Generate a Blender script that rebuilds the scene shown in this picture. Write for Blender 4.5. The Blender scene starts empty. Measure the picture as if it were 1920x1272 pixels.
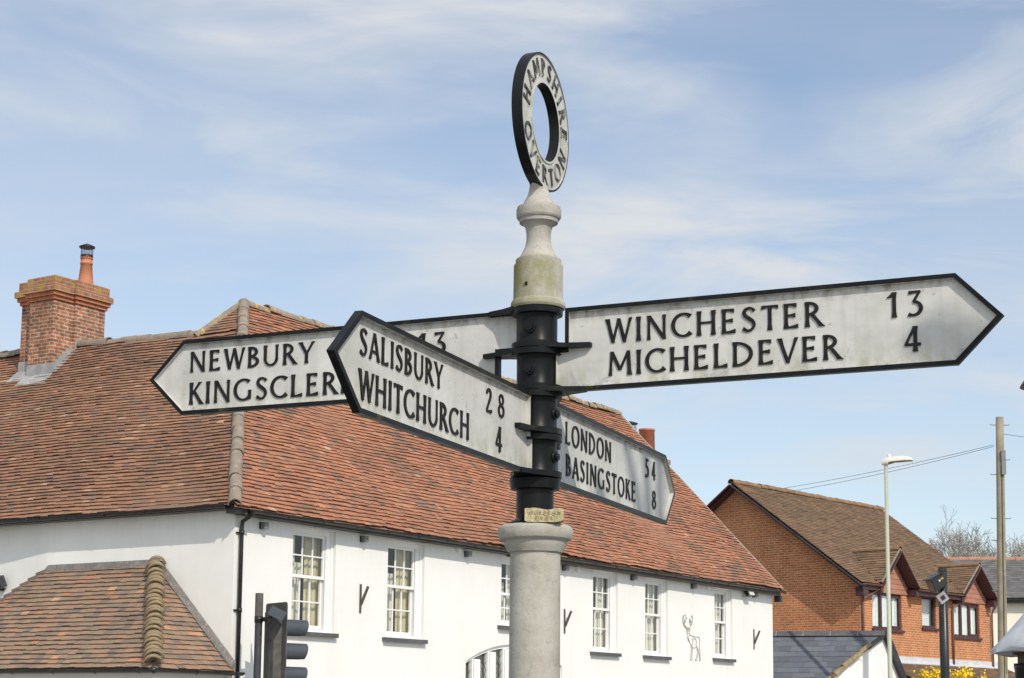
import bpy, math, random
from mathutils import Vector, Matrix, Euler
sc = bpy.context.scene
R = math.radians
rnd = random.Random(7)

# ------------------------------------------------------------------ camera
cam_d = bpy.data.cameras.new('camera'); cam = bpy.data.objects.new('camera', cam_d)
sc.collection.objects.link(cam); sc.camera = cam
cam_d.sensor_width = 36.0; cam_d.lens = 62.726
cam_d.shift_y = 0.1188; cam_d.clip_start = 0.1; cam_d.clip_end = 2000
cam.location = (0, 0, 1.6)
cam.rotation_euler = (Matrix.Rotation(R(90 + 8.134), 4, 'X') @ Matrix.Rotation(R(0.529), 4, 'Z')).to_euler()

# ------------------------------------------------------------------ sun, sky, exposure
SUN_EL = R(40.0); SUN_H = Vector((0.46, -0.888))
sun_vec = Vector((SUN_H.x * math.cos(SUN_EL), SUN_H.y * math.cos(SUN_EL), math.sin(SUN_EL)))
sd = bpy.data.lights.new('sun', 'SUN'); sd.energy = 3.5; sd.angle = R(0.5); sd.color = (1.0, 0.93, 0.82)
so = bpy.data.objects.new('sun', sd); sc.collection.objects.link(so)
so.rotation_euler = (-sun_vec).to_track_quat('-Z', 'Y').to_euler(); so.location = (20, -30, 40)
sc.view_settings.view_transform = 'Standard'; sc.view_settings.look = 'None'
sc.view_settings.exposure = 0.0; sc.view_settings.gamma = 1.0

def N(nt, typ, **kw):
    n = nt.nodes.new(typ)
    for k, v in kw.items():
        if k.startswith('i_'):
            key = k[2:]; key = int(key) if key.isdigit() else key.replace('_', ' ')
            n.inputs[key].default_value = v
        else: setattr(n, k, v)
    return n
def L(nt, a, ao, b, bi): nt.links.new(a.outputs[ao], b.inputs[bi])
def ramp(nt, stops, interp='LINEAR'):
    n = nt.nodes.new('ShaderNodeValToRGB'); cr = n.color_ramp; cr.interpolation = interp
    while len(cr.elements) < len(stops): cr.elements.new(0.5)
    for e, (p, c) in zip(cr.elements, stops):
        e.position = p; e.color = tuple(c) + (1,) if len(c) == 3 else c
    return n

w = bpy.data.worlds.new('World'); sc.world = w; w.use_nodes = True
nt = w.node_tree; nt.nodes.clear()
out = N(nt, 'ShaderNodeOutputWorld'); bg = N(nt, 'ShaderNodeBackground'); bg.inputs[1].default_value = 0.15
sky = N(nt, 'ShaderNodeTexSky', sky_type='NISHITA', sun_disc=False, sun_elevation=SUN_EL,
        sun_rotation=math.atan2(SUN_H.x, SUN_H.y), air_density=1.0, dust_density=0.7, ozone_density=1.3)
tc = N(nt, 'ShaderNodeTexCoord')
# thin cirrus: stretched, warped noise over the direction of view
mp = N(nt, 'ShaderNodeMapping'); mp.inputs['Rotation'].default_value = (0, R(-24), 0); mp.inputs['Scale'].default_value = (3.2, 2.0, 10.5); mp.inputs['Location'].default_value = (1.7, 0.3, 0.55)
L(nt, tc, 'Generated', mp, 0)
nz1 = N(nt, 'ShaderNodeTexNoise', i_Scale=1.45, i_Detail=8.0, i_Roughness=0.58, i_Distortion=0.9); L(nt, mp, 0, nz1, 'Vector')
mp2 = N(nt, 'ShaderNodeMapping'); mp2.inputs['Rotation'].default_value = (0, R(5), 0); mp2.inputs['Scale'].default_value = (1.5, 1.5, 6.5); mp2.inputs['Location'].default_value = (0.35, 0.1, 0.2)
L(nt, tc, 'Generated', mp2, 0)
nz2 = N(nt, 'ShaderNodeTexNoise', i_Scale=1.7, i_Detail=5.0, i_Roughness=0.5, i_Distortion=0.6); L(nt, mp2, 0, nz2, 'Vector')
r1 = ramp(nt, [(0.41, (0, 0, 0)), (0.69, (1, 1, 1))]); L(nt, nz1, 'Fac', r1, 0)
r2 = ramp(nt, [(0.36, (0, 0, 0)), (0.66, (1, 1, 1))]); L(nt, nz2, 'Fac', r2, 0)
mul = N(nt, 'ShaderNodeMath', operation='MULTIPLY'); L(nt, r1, 0, mul, 0); L(nt, r2, 0, mul, 1)
ad = N(nt, 'ShaderNodeMath', operation='MULTIPLY_ADD', use_clamp=True); L(nt, r2, 0, ad, 0); ad.inputs[1].default_value = 0.30; L(nt, mul, 0, ad, 2)
sep = N(nt, 'ShaderNodeSeparateXYZ'); L(nt, tc, 'Generated', sep, 0)
hz = N(nt, 'ShaderNodeMapRange', i_1=0.0, i_2=0.32, i_3=0.40, i_4=0.10); L(nt, sep, 'Z', hz, 0)
ad2 = N(nt, 'ShaderNodeMath', operation='MULTIPLY_ADD', use_clamp=True); L(nt, ad, 0, ad2, 0); ad2.inputs[1].default_value = 0.95; L(nt, hz, 0, ad2, 2)
mixc = N(nt, 'ShaderNodeMix', data_type='RGBA'); bx = N(nt, 'ShaderNodeMapRange', i_1=-0.30, i_2=0.16, i_3=0.25, i_4=-0.06); L(nt, sep, 'X', bx, 0)
ad3 = N(nt, 'ShaderNodeMath', operation='ADD', use_clamp=True); L(nt, ad2, 0, ad3, 0); L(nt, bx, 0, ad3, 1); L(nt, ad3, 0, mixc, 0); L(nt, sky, 0, mixc, 6); mixc.inputs[7].default_value = (4.5, 4.95, 5.5, 1)
# cloud brightened towards the sun (forward scattering), out of view, to fill the shadows
sv = N(nt, 'ShaderNodeVectorMath', operation='DOT_PRODUCT'); L(nt, tc, 'Generated', sv, 0); sv.inputs[1].default_value = tuple(sun_vec)
gl = N(nt, 'ShaderNodeMapRange', i_1=0.0, i_2=1.0, i_3=1.0, i_4=2.0); L(nt, sv, 'Value', gl, 0)
cb_ = N(nt, 'ShaderNodeVectorMath', operation='SCALE'); cb_.inputs[0].default_value = (4.75, 4.95, 5.2); L(nt, gl, 0, cb_, 'Scale'); L(nt, cb_, 0, mixc, 7)
L(nt, mixc, 2, bg, 0); L(nt, bg, 0, out, 0)

# ------------------------------------------------------------------ materials
MATS = {}
def mat(name, col=(0.5, 0.5, 0.5), rough=0.7, metal=0.0, spec=0.5):
    if name in MATS: return MATS[name], MATS[name].node_tree, MATS[name].node_tree.nodes['Principled BSDF']
    m = bpy.data.materials.new(name); m.use_nodes = True
    b = m.node_tree.nodes['Principled BSDF']
    b.inputs['Base Color'].default_value = tuple(col) + (1,); b.inputs['Roughness'].default_value = rough
    b.inputs['Metallic'].default_value = metal; b.inputs['Specular IOR Level'].default_value = spec
    MATS[name] = m
    return m, m.node_tree, b
def objco(nt): return N(nt, 'ShaderNodeTexCoord')
def noise(nt, scale, detail=4, rough=0.55, vec=None, scl=None, dist=0.0):
    n = N(nt, 'ShaderNodeTexNoise', i_Scale=scale, i_Detail=float(detail), i_Roughness=rough, i_Distortion=dist)
    if vec is None: vec = objco(nt)
    if scl:
        m = N(nt, 'ShaderNodeMapping'); m.inputs['Scale'].default_value = scl; L(nt, vec, 'Object', m, 0); L(nt, m, 0, n, 'Vector')
    else: L(nt, vec, 'Object', n, 'Vector')
    return n
def mixrgb(nt, fac, a, b, mode='MIX'):
    n = N(nt, 'ShaderNodeMix', data_type='RGBA', blend_type=mode)
    for s, v in ((0, fac), (6, a), (7, b)):
        if isinstance(v, tuple) and hasattr(v[0], 'outputs'): L(nt, v[0], v[1], n, s)
        elif isinstance(v, (int, float)): n.inputs[s].default_value = v
        else: n.inputs[s].default_value = tuple(v) + (1,)
    return n
def bump(nt, b, src, so_, strength=0.3, dist=0.01):
    bp = N(nt, 'ShaderNodeBump', i_Strength=strength, i_Distance=dist); L(nt, src, so_, bp, 'Height'); L(nt, bp, 0, b, 'Normal')
def blotch(name, c1, c2, scale=3.0, rough=0.8, lo=0.4, hi=0.65, extra=None, bumps=0.0, spec=0.4, metal=0.0, bscale=60):
    m, nt, b = mat(name, c1, rough, metal, spec)
    n = noise(nt, scale, 6, 0.6); r = ramp(nt, [(lo, (0, 0, 0)), (hi, (1, 1, 1))]); L(nt, n, 'Fac', r, 0)
    mx = mixrgb(nt, (r, 0), c1, c2); last = mx
    for (c, sc_, l2, h2, amt) in (extra or []):
        n2 = noise(nt, sc_, 5, 0.6); r2_ = ramp(nt, [(l2, (0, 0, 0)), (h2, (amt,) * 3)]); L(nt, n2, 'Fac', r2_, 0)
        last = mixrgb(nt, (r2_, 0), (last, 2), c)
    L(nt, last, 2, b, 'Base Color')
    if bumps:
        n3 = noise(nt, bscale, 3, 0.6); bump(nt, b, n3, 'Fac', bumps, 0.01)
    return m

def tile_mat(name, stops, moss, moss_amt, pale=(0.45, 0.40, 0.32), soot=0.35):
    m, nt, b = mat(name, stops[0][1], 0.85, 0, 0.25)
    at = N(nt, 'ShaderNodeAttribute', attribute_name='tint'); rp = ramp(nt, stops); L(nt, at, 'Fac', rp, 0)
    n1 = noise(nt, 0.75, 7, 0.66); q1 = ramp(nt, [(0.38, (0, 0, 0)), (0.68, (soot,) * 3)]); L(nt, n1, 'Fac', q1, 0)
    a = mixrgb(nt, (q1, 0), (rp, 0), (0.11, 0.075, 0.058))
    n2 = noise(nt, 2.3, 7, 0.7); q2 = ramp(nt, [(0.55, (0, 0, 0)), (0.72, (moss_amt,) * 3)]); L(nt, n2, 'Fac', q2, 0)
    c = mixrgb(nt, (q2, 0), (a, 2), moss)
    n3 = noise(nt, 19, 4, 0.6); q3 = ramp(nt, [(0.69, (0, 0, 0)), (0.75, (0.75,) * 3)]); L(nt, n3, 'Fac', q3, 0)
    d = mixrgb(nt, (q3, 0), (c, 2), pale)
    n4 = noise(nt, 34, 4, 0.65); q4 = ramp(nt, [(0.3, (0.84,) * 3), (0.7, (1.14,) * 3)]); L(nt, n4, 'Fac', q4, 0)
    e = mixrgb(nt, 1.0, (d, 2), (q4, 0), 'MULTIPLY')
    L(nt, e, 2, b, 'Base Color'); bump(nt, b, n4, 'Fac', 0.35, 0.01)
    return m
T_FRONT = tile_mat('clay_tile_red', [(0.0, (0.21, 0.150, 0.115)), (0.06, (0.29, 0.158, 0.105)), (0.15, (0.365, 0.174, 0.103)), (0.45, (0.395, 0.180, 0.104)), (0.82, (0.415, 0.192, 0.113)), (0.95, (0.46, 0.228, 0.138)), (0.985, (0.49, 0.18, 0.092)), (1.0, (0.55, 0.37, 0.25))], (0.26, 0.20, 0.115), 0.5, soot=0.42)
T_LEFT = tile_mat('clay_tile_brown', [(0.0, (0.20, 0.140, 0.103)), (0.15, (0.275, 0.158, 0.103)), (0.5, (0.305, 0.165, 0.104)), (0.88, (0.335, 0.178, 0.112)), (0.97, (0.39, 0.185, 0.108)), (1.0, (0.50, 0.33, 0.22))], (0.21, 0.165, 0.085), 0.65, soot=0.5)
T_PORCH = tile_mat('clay_tile_weathered', [(0.0, (0.19, 0.150, 0.122)), (0.25, (0.265, 0.190, 0.138)), (0.7, (0.315, 0.208, 0.142)), (0.93, (0.35, 0.215, 0.142)), (0.98, (0.45, 0.20, 0.115)), (1.0, (0.54, 0.36, 0.23))], (0.32, 0.265, 0.14), 0.65, pale=(0.58, 0.55, 0.48), soot=0.3)
T_HOUSE = tile_mat('concrete_tile_brown', [(0.0, (0.15, 0.10, 0.064)), (0.5, (0.20, 0.128, 0.078)), (1.0, (0.25, 0.155, 0.09))], (0.24, 0.175, 0.06), 0.55, soot=0.35)
T_HUNG = tile_mat('hung_tile_pink', [(0.0, (0.34, 0.16, 0.11)), (1.0, (0.42, 0.20, 0.135))], (0.3, 0.16, 0.11), 0.1, soot=0.0)
T_SLATE = tile_mat('slate_blue', [(0.0, (0.095, 0.105, 0.125)), (0.5, (0.115, 0.127, 0.150)), (1.0, (0.145, 0.157, 0.180))], (0.10, 0.11, 0.10), 0.3, pale=(0.2, 0.2, 0.2), soot=0.2)
T_SLATE2 = tile_mat('slate_grey', [(0.0, (0.10, 0.10, 0.10)), (1.0, (0.16, 0.155, 0.15))], (0.14, 0.13, 0.10), 0.3, soot=0.1)

def brick_mat(name, c1, c2, mortar, bw=0.235, bh=0.075, off=0.5, lichen=0.0, dark=0.25, bias=0.0, ms=0.012):
    m, nt, b = mat(name, c1, 0.9, 0, 0.2)
    tcn = objco(nt); sp = N(nt, 'ShaderNodeSeparateXYZ'); L(nt, tcn, 'Object', sp, 0)
    ax = N(nt, 'ShaderNodeMath', operation='ADD'); L(nt, sp, 0, ax, 0); L(nt, sp, 1, ax, 1)
    cb = N(nt, 'ShaderNodeCombineXYZ'); L(nt, ax, 0, cb, 0); L(nt, sp, 2, cb, 1)
    bk = N(nt, 'ShaderNodeTexBrick', i_Scale=1.0, i_Mortar_Size=ms, i_Mortar_Smooth=0.2, i_Bias=bias, i_Brick_Width=bw, i_Row_Height=bh)
    bk.offset = off; bk.inputs['Color1'].default_value = tuple(c1) + (1,); bk.inputs['Color2'].default_value = tuple(c2) + (1,); bk.inputs['Mortar'].default_value = tuple(mortar) + (1,)
    L(nt, cb, 0, bk, 'Vector')
    n = noise(nt, 1.6, 6, 0.65); q = ramp(nt, [(0.35, (1 - dark,) * 3), (0.7, (1.12,) * 3)]); L(nt, n, 'Fac', q, 0)
    a = mixrgb(nt, 1.0, (bk, 'Color'), (q, 0), 'MULTIPLY')
    n2 = noise(nt, 9, 4, 0.6); q2 = ramp(nt, [(0.36, (0.62,) * 3), (0.62, (1.15,) * 3)]); L(nt, n2, 'Fac', q2, 0)
    c = mixrgb(nt, 1.0 if dark > 0.3 else 0.45, (a, 2), (q2, 0), 'MULTIPLY'); last = c
    if lichen:
        n3 = noise(nt, 5, 6, 0.7); q3 = ramp(nt, [(0.5, (0, 0, 0)), (0.62, (lichen,) * 3)]); L(nt, n3, 'Fac', q3, 0)
        last = mixrgb(nt, (q3, 0), (last, 2), (0.36, 0.26, 0.055))
    L(nt, last, 2, b, 'Base Color')
    inv = N(nt, 'ShaderNodeMath', operation='SUBTRACT'); inv.inputs[0].default_value = 1.0; L(nt, bk, 'Fac', inv, 1)
    bump(nt, b, inv, 0, 0.5, 0.008)
    return m
BRICK = brick_mat('brick_orange', (0.56, 0.185, 0.080), (0.43, 0.135, 0.060), (0.52, 0.36, 0.20), dark=0.14, ms=0.013)
BRICK_OLD = brick_mat('brick_old', (0.50, 0.180, 0.090), (0.30, 0.120, 0.075), (0.46, 0.39, 0.29), off=0.37, dark=0.42, ms=0.014)
BRICK_LICHEN = brick_mat('brick_lichen', (0.46, 0.165, 0.085), (0.34, 0.135, 0.08), (0.36, 0.30, 0.21), off=0.4, lichen=0.95, dark=0.3)
BRICK_RED = brick_mat('brick_oversail', (0.54, 0.180, 0.085), (0.46, 0.150, 0.075), (0.34, 0.24, 0.17), off=0.3, dark=0.3, ms=0.008)

STUCCO = blotch('white_stucco', (0.77, 0.765, 0.72), (0.81, 0.805, 0.765), 1.2, 0.9, extra=[((0.70, 0.70, 0.66), 0.7, 0.6, 0.8, 0.35)], bumps=0.10, bscale=35)
def streaks(m, col, amt, sc_=2.2):
    nt = m.node_tree; b = nt.nodes['Principled BSDF']; src = b.inputs['Base Color'].links[0].from_socket
    n = noise(nt, sc_, 7, 0.7, scl=(1.6, 1.6, 0.3)); q = ramp(nt, [(0.48, (0, 0, 0)), (0.75, (amt,) * 3)]); L(nt, n, 'Fac', q, 0)
    x = nt.nodes.new('ShaderNodeMix'); x.data_type = 'RGBA'; nt.links.new(q.outputs[0], x.inputs[0]); nt.links.new(src, x.inputs[6]); x.inputs[7].default_value = tuple(col) + (1,); nt.links.new(x.outputs[2], b.inputs['Base Color'])
STUCCO_FRONT = blotch('white_stucco_front', (0.72, 0.715, 0.675), (0.75, 0.745, 0.71), 1.0, 0.9, extra=[((0.66, 0.645, 0.59), 0.8, 0.55, 0.8, 0.5)], bumps=0.22, bscale=5)
streaks(STUCCO, (0.62, 0.61, 0.56), 0.28, 0.9); streaks(STUCCO_FRONT, (0.60, 0.58, 0.52), 0.26, 0.8)
def band_dirt(m, z0, z1, amt, col):
    nt = m.node_tree; b = nt.nodes['Principled BSDF']; src = b.inputs['Base Color'].links[0].from_socket
    sp = N(nt, 'ShaderNodeSeparateXYZ'); L(nt, objco(nt), 'Object', sp, 0); g = N(nt, 'ShaderNodeMapRange', i_1=z0, i_2=z1, i_3=0.0, i_4=1.0); L(nt, sp, 2, g, 0)
    up = N(nt, 'ShaderNodeMath', operation='LESS_THAN'); L(nt, sp, 2, up, 0); up.inputs[1].default_value = z1 + .02
    n = noise(nt, 3.4, 6, 0.68, scl=(2.2, 2.2, 0.22)); q = ramp(nt, [(0.47, (0, 0, 0)), (0.72, (amt,) * 3)]); L(nt, n, 'Fac', q, 0)
    a = N(nt, 'ShaderNodeMath', operation='MULTIPLY'); L(nt, q, 0, a, 0); L(nt, g, 0, a, 1); c = N(nt, 'ShaderNodeMath', operation='MULTIPLY'); L(nt, a, 0, c, 0); L(nt, up, 0, c, 1)
    x = nt.nodes.new('ShaderNodeMix'); x.data_type = 'RGBA'; nt.links.new(c.outputs[0], x.inputs[0]); nt.links.new(src, x.inputs[6]); x.inputs[7].default_value = tuple(col) + (1,); nt.links.new(x.outputs[2], b.inputs['Base Color'])
band_dirt(STUCCO_FRONT, 4.25, 4.75, 0.45, (0.52, 0.51, 0.46)); band_dirt(STUCCO_FRONT, 2.2, 2.90, 0.16, (0.50, 0.48, 0.42)); band_dirt(STUCCO, 4.2, 4.85, 0.40, (0.55, 0.54, 0.49))
CREAM = blotch('cream_render', (0.70, 0.665, 0.55), (0.74, 0.70, 0.60), 1.2, 0.9)
def concrete():
    m, nt, b = mat('aged_concrete', (0.5, 0.48, 0.43), 0.9, 0, 0.25)
    n = noise(nt, 9, 7, 0.65); r = ramp(nt, [(0.3, (0.31, 0.295, 0.258)), (0.5, (0.415, 0.397, 0.355)), (0.7, (0.495, 0.477, 0.435))]); L(nt, n, 'Fac', r, 0)
    n2 = noise(nt, 5.0, 6, 0.7, scl=(1, 1, 0.55)); q2 = ramp(nt, [(0.34, (0, 0, 0)), (0.56, (0.95,) * 3)]); L(nt, n2, 'Fac', q2, 0)
    # green algae on the collar block
    sp = N(nt, 'ShaderNodeSeparateXYZ'); L(nt, objco(nt), 'Object', sp, 0)
    g1 = N(nt, 'ShaderNodeMapRange', i_1=2.755, i_2=2.785, i_3=1.0, i_4=0.03); L(nt, sp, 2, g1, 0)
    g2 = N(nt, 'ShaderNodeMapRange', i_1=2.02, i_2=2.08, i_3=0.15, i_4=1.0); L(nt, sp, 2, g2, 0)
    gm = N(nt, 'ShaderNodeMath', operation='MULTIPLY'); L(nt, g1, 0, gm, 0); L(nt, g2, 0, gm, 1)
    gm2 = N(nt, 'ShaderNodeMath', operation='MULTIPLY'); L(nt, gm, 0, gm2, 0); L(nt, q2, 0, gm2, 1)
    a = mixrgb(nt, (gm2, 0), (r, 0), (0.22, 0.205, 0.075))
    n3 = noise(nt, 160, 3, 0.6); q3 = ramp(nt, [(0.3, (0.90,) * 3), (0.65, (1.04,) * 3)]); L(nt, n3, 'Fac', q3, 0)
    c = mixrgb(nt, 1.0, (a, 2), (q3, 0), 'MULTIPLY')
    n4 = noise(nt, 26, 5, 0.7); q4 = ramp(nt, [(0.56, (0, 0, 0)), (0.70, (0.6,) * 3)]); L(nt, n4, 'Fac', q4, 0)
    d = mixrgb(nt, (q4, 0), (c, 2), (0.22, 0.205, 0.165))
    L(nt, d, 2, b, 'Base Color'); bump(nt, b, n3, 'Fac', 0.4, 0.003)
    return m
CONCRETE = concrete(); streaks(CONCRETE, (0.30, 0.285, 0.235), 0.4)
def sign_white():
    m, nt, b = mat('sign_white_paint', (0.55, 0.54, 0.5), 0.55, 0, 0.35)
    n = noise(nt, 4, 7, 0.68, scl=(1, 1, 1.6)); r = ramp(nt, [(0.3, (0.43, 0.425, 0.395)), (0.5, (0.535, 0.53, 0.50)), (0.7, (0.62, 0.615, 0.59))]); L(nt, n, 'Fac', r, 0)
    sp = N(nt, 'ShaderNodeSeparateXYZ'); L(nt, objco(nt), 'Object', sp, 0)
    # thin run-down streaks
    ns = noise(nt, 30, 5, 0.6, scl=(1, 1, 0.07)); qs = ramp(nt, [(0.50, (0, 0, 0)), (0.75, (0.36,) * 3)]); L(nt, ns, 'Fac', qs, 0)
    a0 = mixrgb(nt, (qs, 0), (r, 0), (0.34, 0.325, 0.275))
    # grime and algae rise from the lower edge (object z = 0 there), soot gathers under the upper rim
    g = N(nt, 'ShaderNodeMapRange', i_1=0.0, i_2=0.10, i_3=1.0, i_4=0.0); L(nt, sp, 2, g, 0)
    n2 = noise(nt, 24, 6, 0.72, scl=(1, 1, 0.55)); q2 = ramp(nt, [(0.44, (0, 0, 0)), (0.68, (0.8,) * 3)]); L(nt, n2, 'Fac', q2, 0)
    gm = N(nt, 'ShaderNodeMath', operation='MULTIPLY'); L(nt, g, 0, gm, 0); L(nt, q2, 0, gm, 1)
    a = mixrgb(nt, (gm, 0), (a0, 2), (0.29, 0.28, 0.165))
    gt_ = N(nt, 'ShaderNodeMapRange', i_1=0.195, i_2=0.228, i_3=0.0, i_4=1.0); L(nt, sp, 2, gt_, 0)
    q2b = ramp(nt, [(0.48, (0, 0, 0)), (0.60, (0.75,) * 3)]); L(nt, n2, 'Fac', q2b, 0)
    gm2 = N(nt, 'ShaderNodeMath', operation='MULTIPLY'); L(nt, gt_, 0, gm2, 0); L(nt, q2b, 0, gm2, 1)
    a = mixrgb(nt, (gm2, 0), (a, 2), (0.20, 0.165, 0.12))
    # flaked paint showing grey primer, mostly along the lower edge
    n3 = noise(nt, 15, 5, 0.66, dist=1.2); g3 = N(nt, 'ShaderNodeMapRange', i_1=0.0, i_2=0.05, i_3=1.0, i_4=0.0); L(nt, sp, 2, g3, 0)
    off = N(nt, 'ShaderNodeMath', operation='MULTIPLY_ADD'); L(nt, g3, 0, off, 0); off.inputs[1].default_value = 0.10; L(nt, n3, 'Fac', off, 2)
    q3 = ramp(nt, [(0.672, (0, 0, 0)), (0.680, (1, 1, 1))]); L(nt, off, 0, q3, 0)
    c = mixrgb(nt, (q3, 0), (a, 2), (0.40, 0.405, 0.41))
    q4 = ramp(nt, [(0.660, (0, 0, 0)), (0.668, (0.8,) * 3), (0.675, (0, 0, 0))]); L(nt, off, 0, q4, 0)
    d = mixrgb(nt, (q4, 0), (c, 2), (0.10, 0.09, 0.075))
    n5 = noise(nt, 85, 3, 0.5); q5 = ramp(nt, [(0.70, (0, 0, 0)), (0.74, (0.65,) * 3)]); L(nt, n5, 'Fac', q5, 0)
    e = mixrgb(nt, (q5, 0), (d, 2), (0.22, 0.20, 0.15))
    L(nt, e, 2, b, 'Base Color'); bump(nt, b, q3, 0, -0.5, 0.002)
    return m
SIGNW = sign_white()
BLACK = blotch('black_gloss_paint', (0.007, 0.008, 0.009), (0.013, 0.0135, 0.014), 14, 0.36, extra=[((0.085, 0.095, 0.035), 9, 0.60, 0.74, 0.55), ((0.09, 0.09, 0.08), 42, 0.70, 0.78, 0.7)], spec=0.14)
BLACK_L = blotch('black_letter_paint', (0.008, 0.008, 0.008), (0.020, 0.019, 0.017), 30, 0.5, spec=0.2)
RINGL = blotch('faded_letter_paint', (0.055, 0.055, 0.05), (0.30, 0.29, 0.25), 26, 0.6, lo=0.5, hi=0.62)
BLACK_G = blotch('black_gutter', (0.012, 0.012, 0.013), (0.025, 0.025, 0.026), 6, 0.35)
SOFFIT = blotch('dark_grey_soffit', (0.055, 0.055, 0.055), (0.085, 0.085, 0.08), 2, 0.6)
BROWN_SOFFIT = blotch('brown_soffit', (0.075, 0.062, 0.052), (0.10, 0.085, 0.07), 2, 0.6)
SILL = blotch('dark_grey_sill', (0.075, 0.073, 0.08), (0.11, 0.105, 0.11), 6, 0.6)
WHITEP = blotch('white_joinery', (0.74, 0.74, 0.72), (0.78, 0.78, 0.76), 4, 0.45)
CURTAIN = blotch('cream_curtain', (0.66, 0.63, 0.52), (0.72, 0.69, 0.58), 3, 0.9)
CURTAIN_Y = blotch('ochre_curtain', (0.56, 0.49, 0.30), (0.62, 0.55, 0.36), 3, 0.9)
NET = blotch('white_net_curtain', (0.84, 0.87, 0.86), (0.76, 0.80, 0.79), 6, 0.9)
NET_D = blotch('grey_net_curtain', (0.36, 0.36, 0.32), (0.26, 0.26, 0.23), 4, 0.9)
ROOM = mat('dark_room', (0.16, 0.145, 0.12), 0.9)[0]
GREY_MET = blotch('grey_metal', (0.16, 0.165, 0.17), (0.22, 0.22, 0.225), 10, 0.45, metal=0.5)
DKGREY = blotch('dark_grey_plastic', (0.035, 0.037, 0.042), (0.05, 0.052, 0.058), 5, 0.5, extra=[((0.10, 0.10, 0.095), 12, 0.58, 0.75, 0.6)])
VISOR = blotch('visor_grey', (0.048, 0.055, 0.068), (0.06, 0.066, 0.08), 5, 0.55)
PLATE = blotch('weathered_signal_grey', (0.075, 0.072, 0.068), (0.11, 0.105, 0.098), 9, 0.8, extra=[((0.16, 0.155, 0.145), 22, 0.6, 0.75, 0.6)])
MORTAR = blotch('mortar_grey', (0.275, 0.225, 0.175), (0.20, 0.165, 0.125), 5, 0.95, extra=[((0.40, 0.36, 0.30), 14, 0.58, 0.7, 0.7)], bumps=0.5)
RIDGE_L = blotch('lichened_ridge_tile', (0.30, 0.235, 0.18), (0.21, 0.165, 0.12), 4, 0.95, extra=[((0.52, 0.38, 0.09), 6.5, 0.53, 0.62, 0.8), ((0.42, 0.38, 0.32), 14, 0.58, 0.68, 0.7)], bumps=0.5)
HIPM = blotch('mossy_bonnet_tile', (0.27, 0.20, 0.12), (0.20, 0.16, 0.085), 6, 0.95, extra=[((0.36, 0.30, 0.15), 14, 0.52, 0.68, 0.8), ((0.5, 0.48, 0.42), 30, 0.66, 0.74, 0.7)], bumps=0.5)
LEAD = blotch('lead_sheet', (0.27, 0.27, 0.265), (0.38, 0.38, 0.37), 4, 0.6, extra=[((0.25, 0.24, 0.22), 12, 0.6, 0.75, 0.6)])
FLASH = blotch('dark_mortar_flashing', (0.13, 0.12, 0.11), (0.19, 0.175, 0.16), 9, 0.9, extra=[((0.45, 0.43, 0.38), 26, 0.60, 0.68, 0.7)], bumps=0.4)
LEAD_P = blotch('pale_lead_sheet', (0.50, 0.51, 0.52), (0.60, 0.61, 0.62), 5, 0.45, extra=[((0.34, 0.35, 0.35), 14, 0.55, 0.75, 0.6)], spec=0.5)
TERRA = blotch('terracotta_pot', (0.46, 0.17, 0.09), (0.52, 0.21, 0.115), 5, 0.8, extra=[((0.55, 0.36, 0.26), 9, 0.6, 0.75, 0.5)])
PURPLE = blotch('purple_brown_joinery', (0.060, 0.026, 0.030), (0.080, 0.036, 0.040), 5, 0.5)
GUTBROWN = blotch('brown_gutter', (0.16, 0.075, 0.05), (0.20, 0.10, 0.07), 3, 0.5)
BARGE = blotch('dark_bargeboard', (0.022, 0.022, 0.026), (0.04, 0.038, 0.04), 3, 0.6)
WOODP = blotch('weathered_pole_wood', (0.30, 0.26, 0.19), (0.22, 0.185, 0.13), 3, 0.9, extra=[((0.26, 0.26, 0.11), 1.6, 0.5, 0.65, 0.6)])
WOODF = blotch('brown_timber', (0.13, 0.085, 0.055), (0.18, 0.12, 0.08), 6, 0.7)
LAMPG = blotch('pale_green_column', (0.36, 0.385, 0.285), (0.41, 0.43, 0.33), 2, 0.5, extra=[((0.22, 0.25, 0.22), 4, 0.55, 0.75, 0.5)])
LAMPH = blotch('cream_lantern_shell', (0.58, 0.585, 0.49), (0.65, 0.655, 0.56), 3, 0.4)
LENS = blotch('lamp_lens', (0.19, 0.16, 0.08), (0.14, 0.12, 0.07), 3, 0.2)
STONE = blotch('yellow_stone', (0.50, 0.43, 0.26), (0.40, 0.34, 0.19), 30, 0.95, bumps=0.6, bscale=160)
FADED = mat('faded_marker', (0.25, 0.20, 0.12), 0.9)[0]
DEERP = mat('grey_drawn_line', (0.30, 0.28, 0.25), 0.9)[0]
BARK = blotch('bare_bark', (0.28, 0.255, 0.225), (0.35, 0.32, 0.285), 3, 0.95)
YELLOW = blotch('forsythia_yellow', (0.86, 0.64, 0.02), (0.78, 0.55, 0.015), 3, 0.7)
CABLE = mat('cable_black', (0.12, 0.13, 0.145), 0.7)[0]
ASPHALT = blotch('asphalt', (0.10, 0.098, 0.094), (0.13, 0.127, 0.12), 1.5, 0.9)
PAVE = blotch('paving', (0.34, 0.325, 0.30), (0.40, 0.38, 0.345), 2, 0.9)
GRASSM = blotch('grass_ground', (0.07, 0.09, 0.035), (0.10, 0.11, 0.05), 0.5, 0.95)
LEADCAME = mat('lead_came', (0.13, 0.13, 0.13), 0.6)[0]
RIDGE_B = blotch('brown_ridge_tile', (0.25, 0.15, 0.085), (0.20, 0.13, 0.075), 3, 0.9, extra=[((0.33, 0.24, 0.07), 5, 0.55, 0.7, 0.6)])
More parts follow.
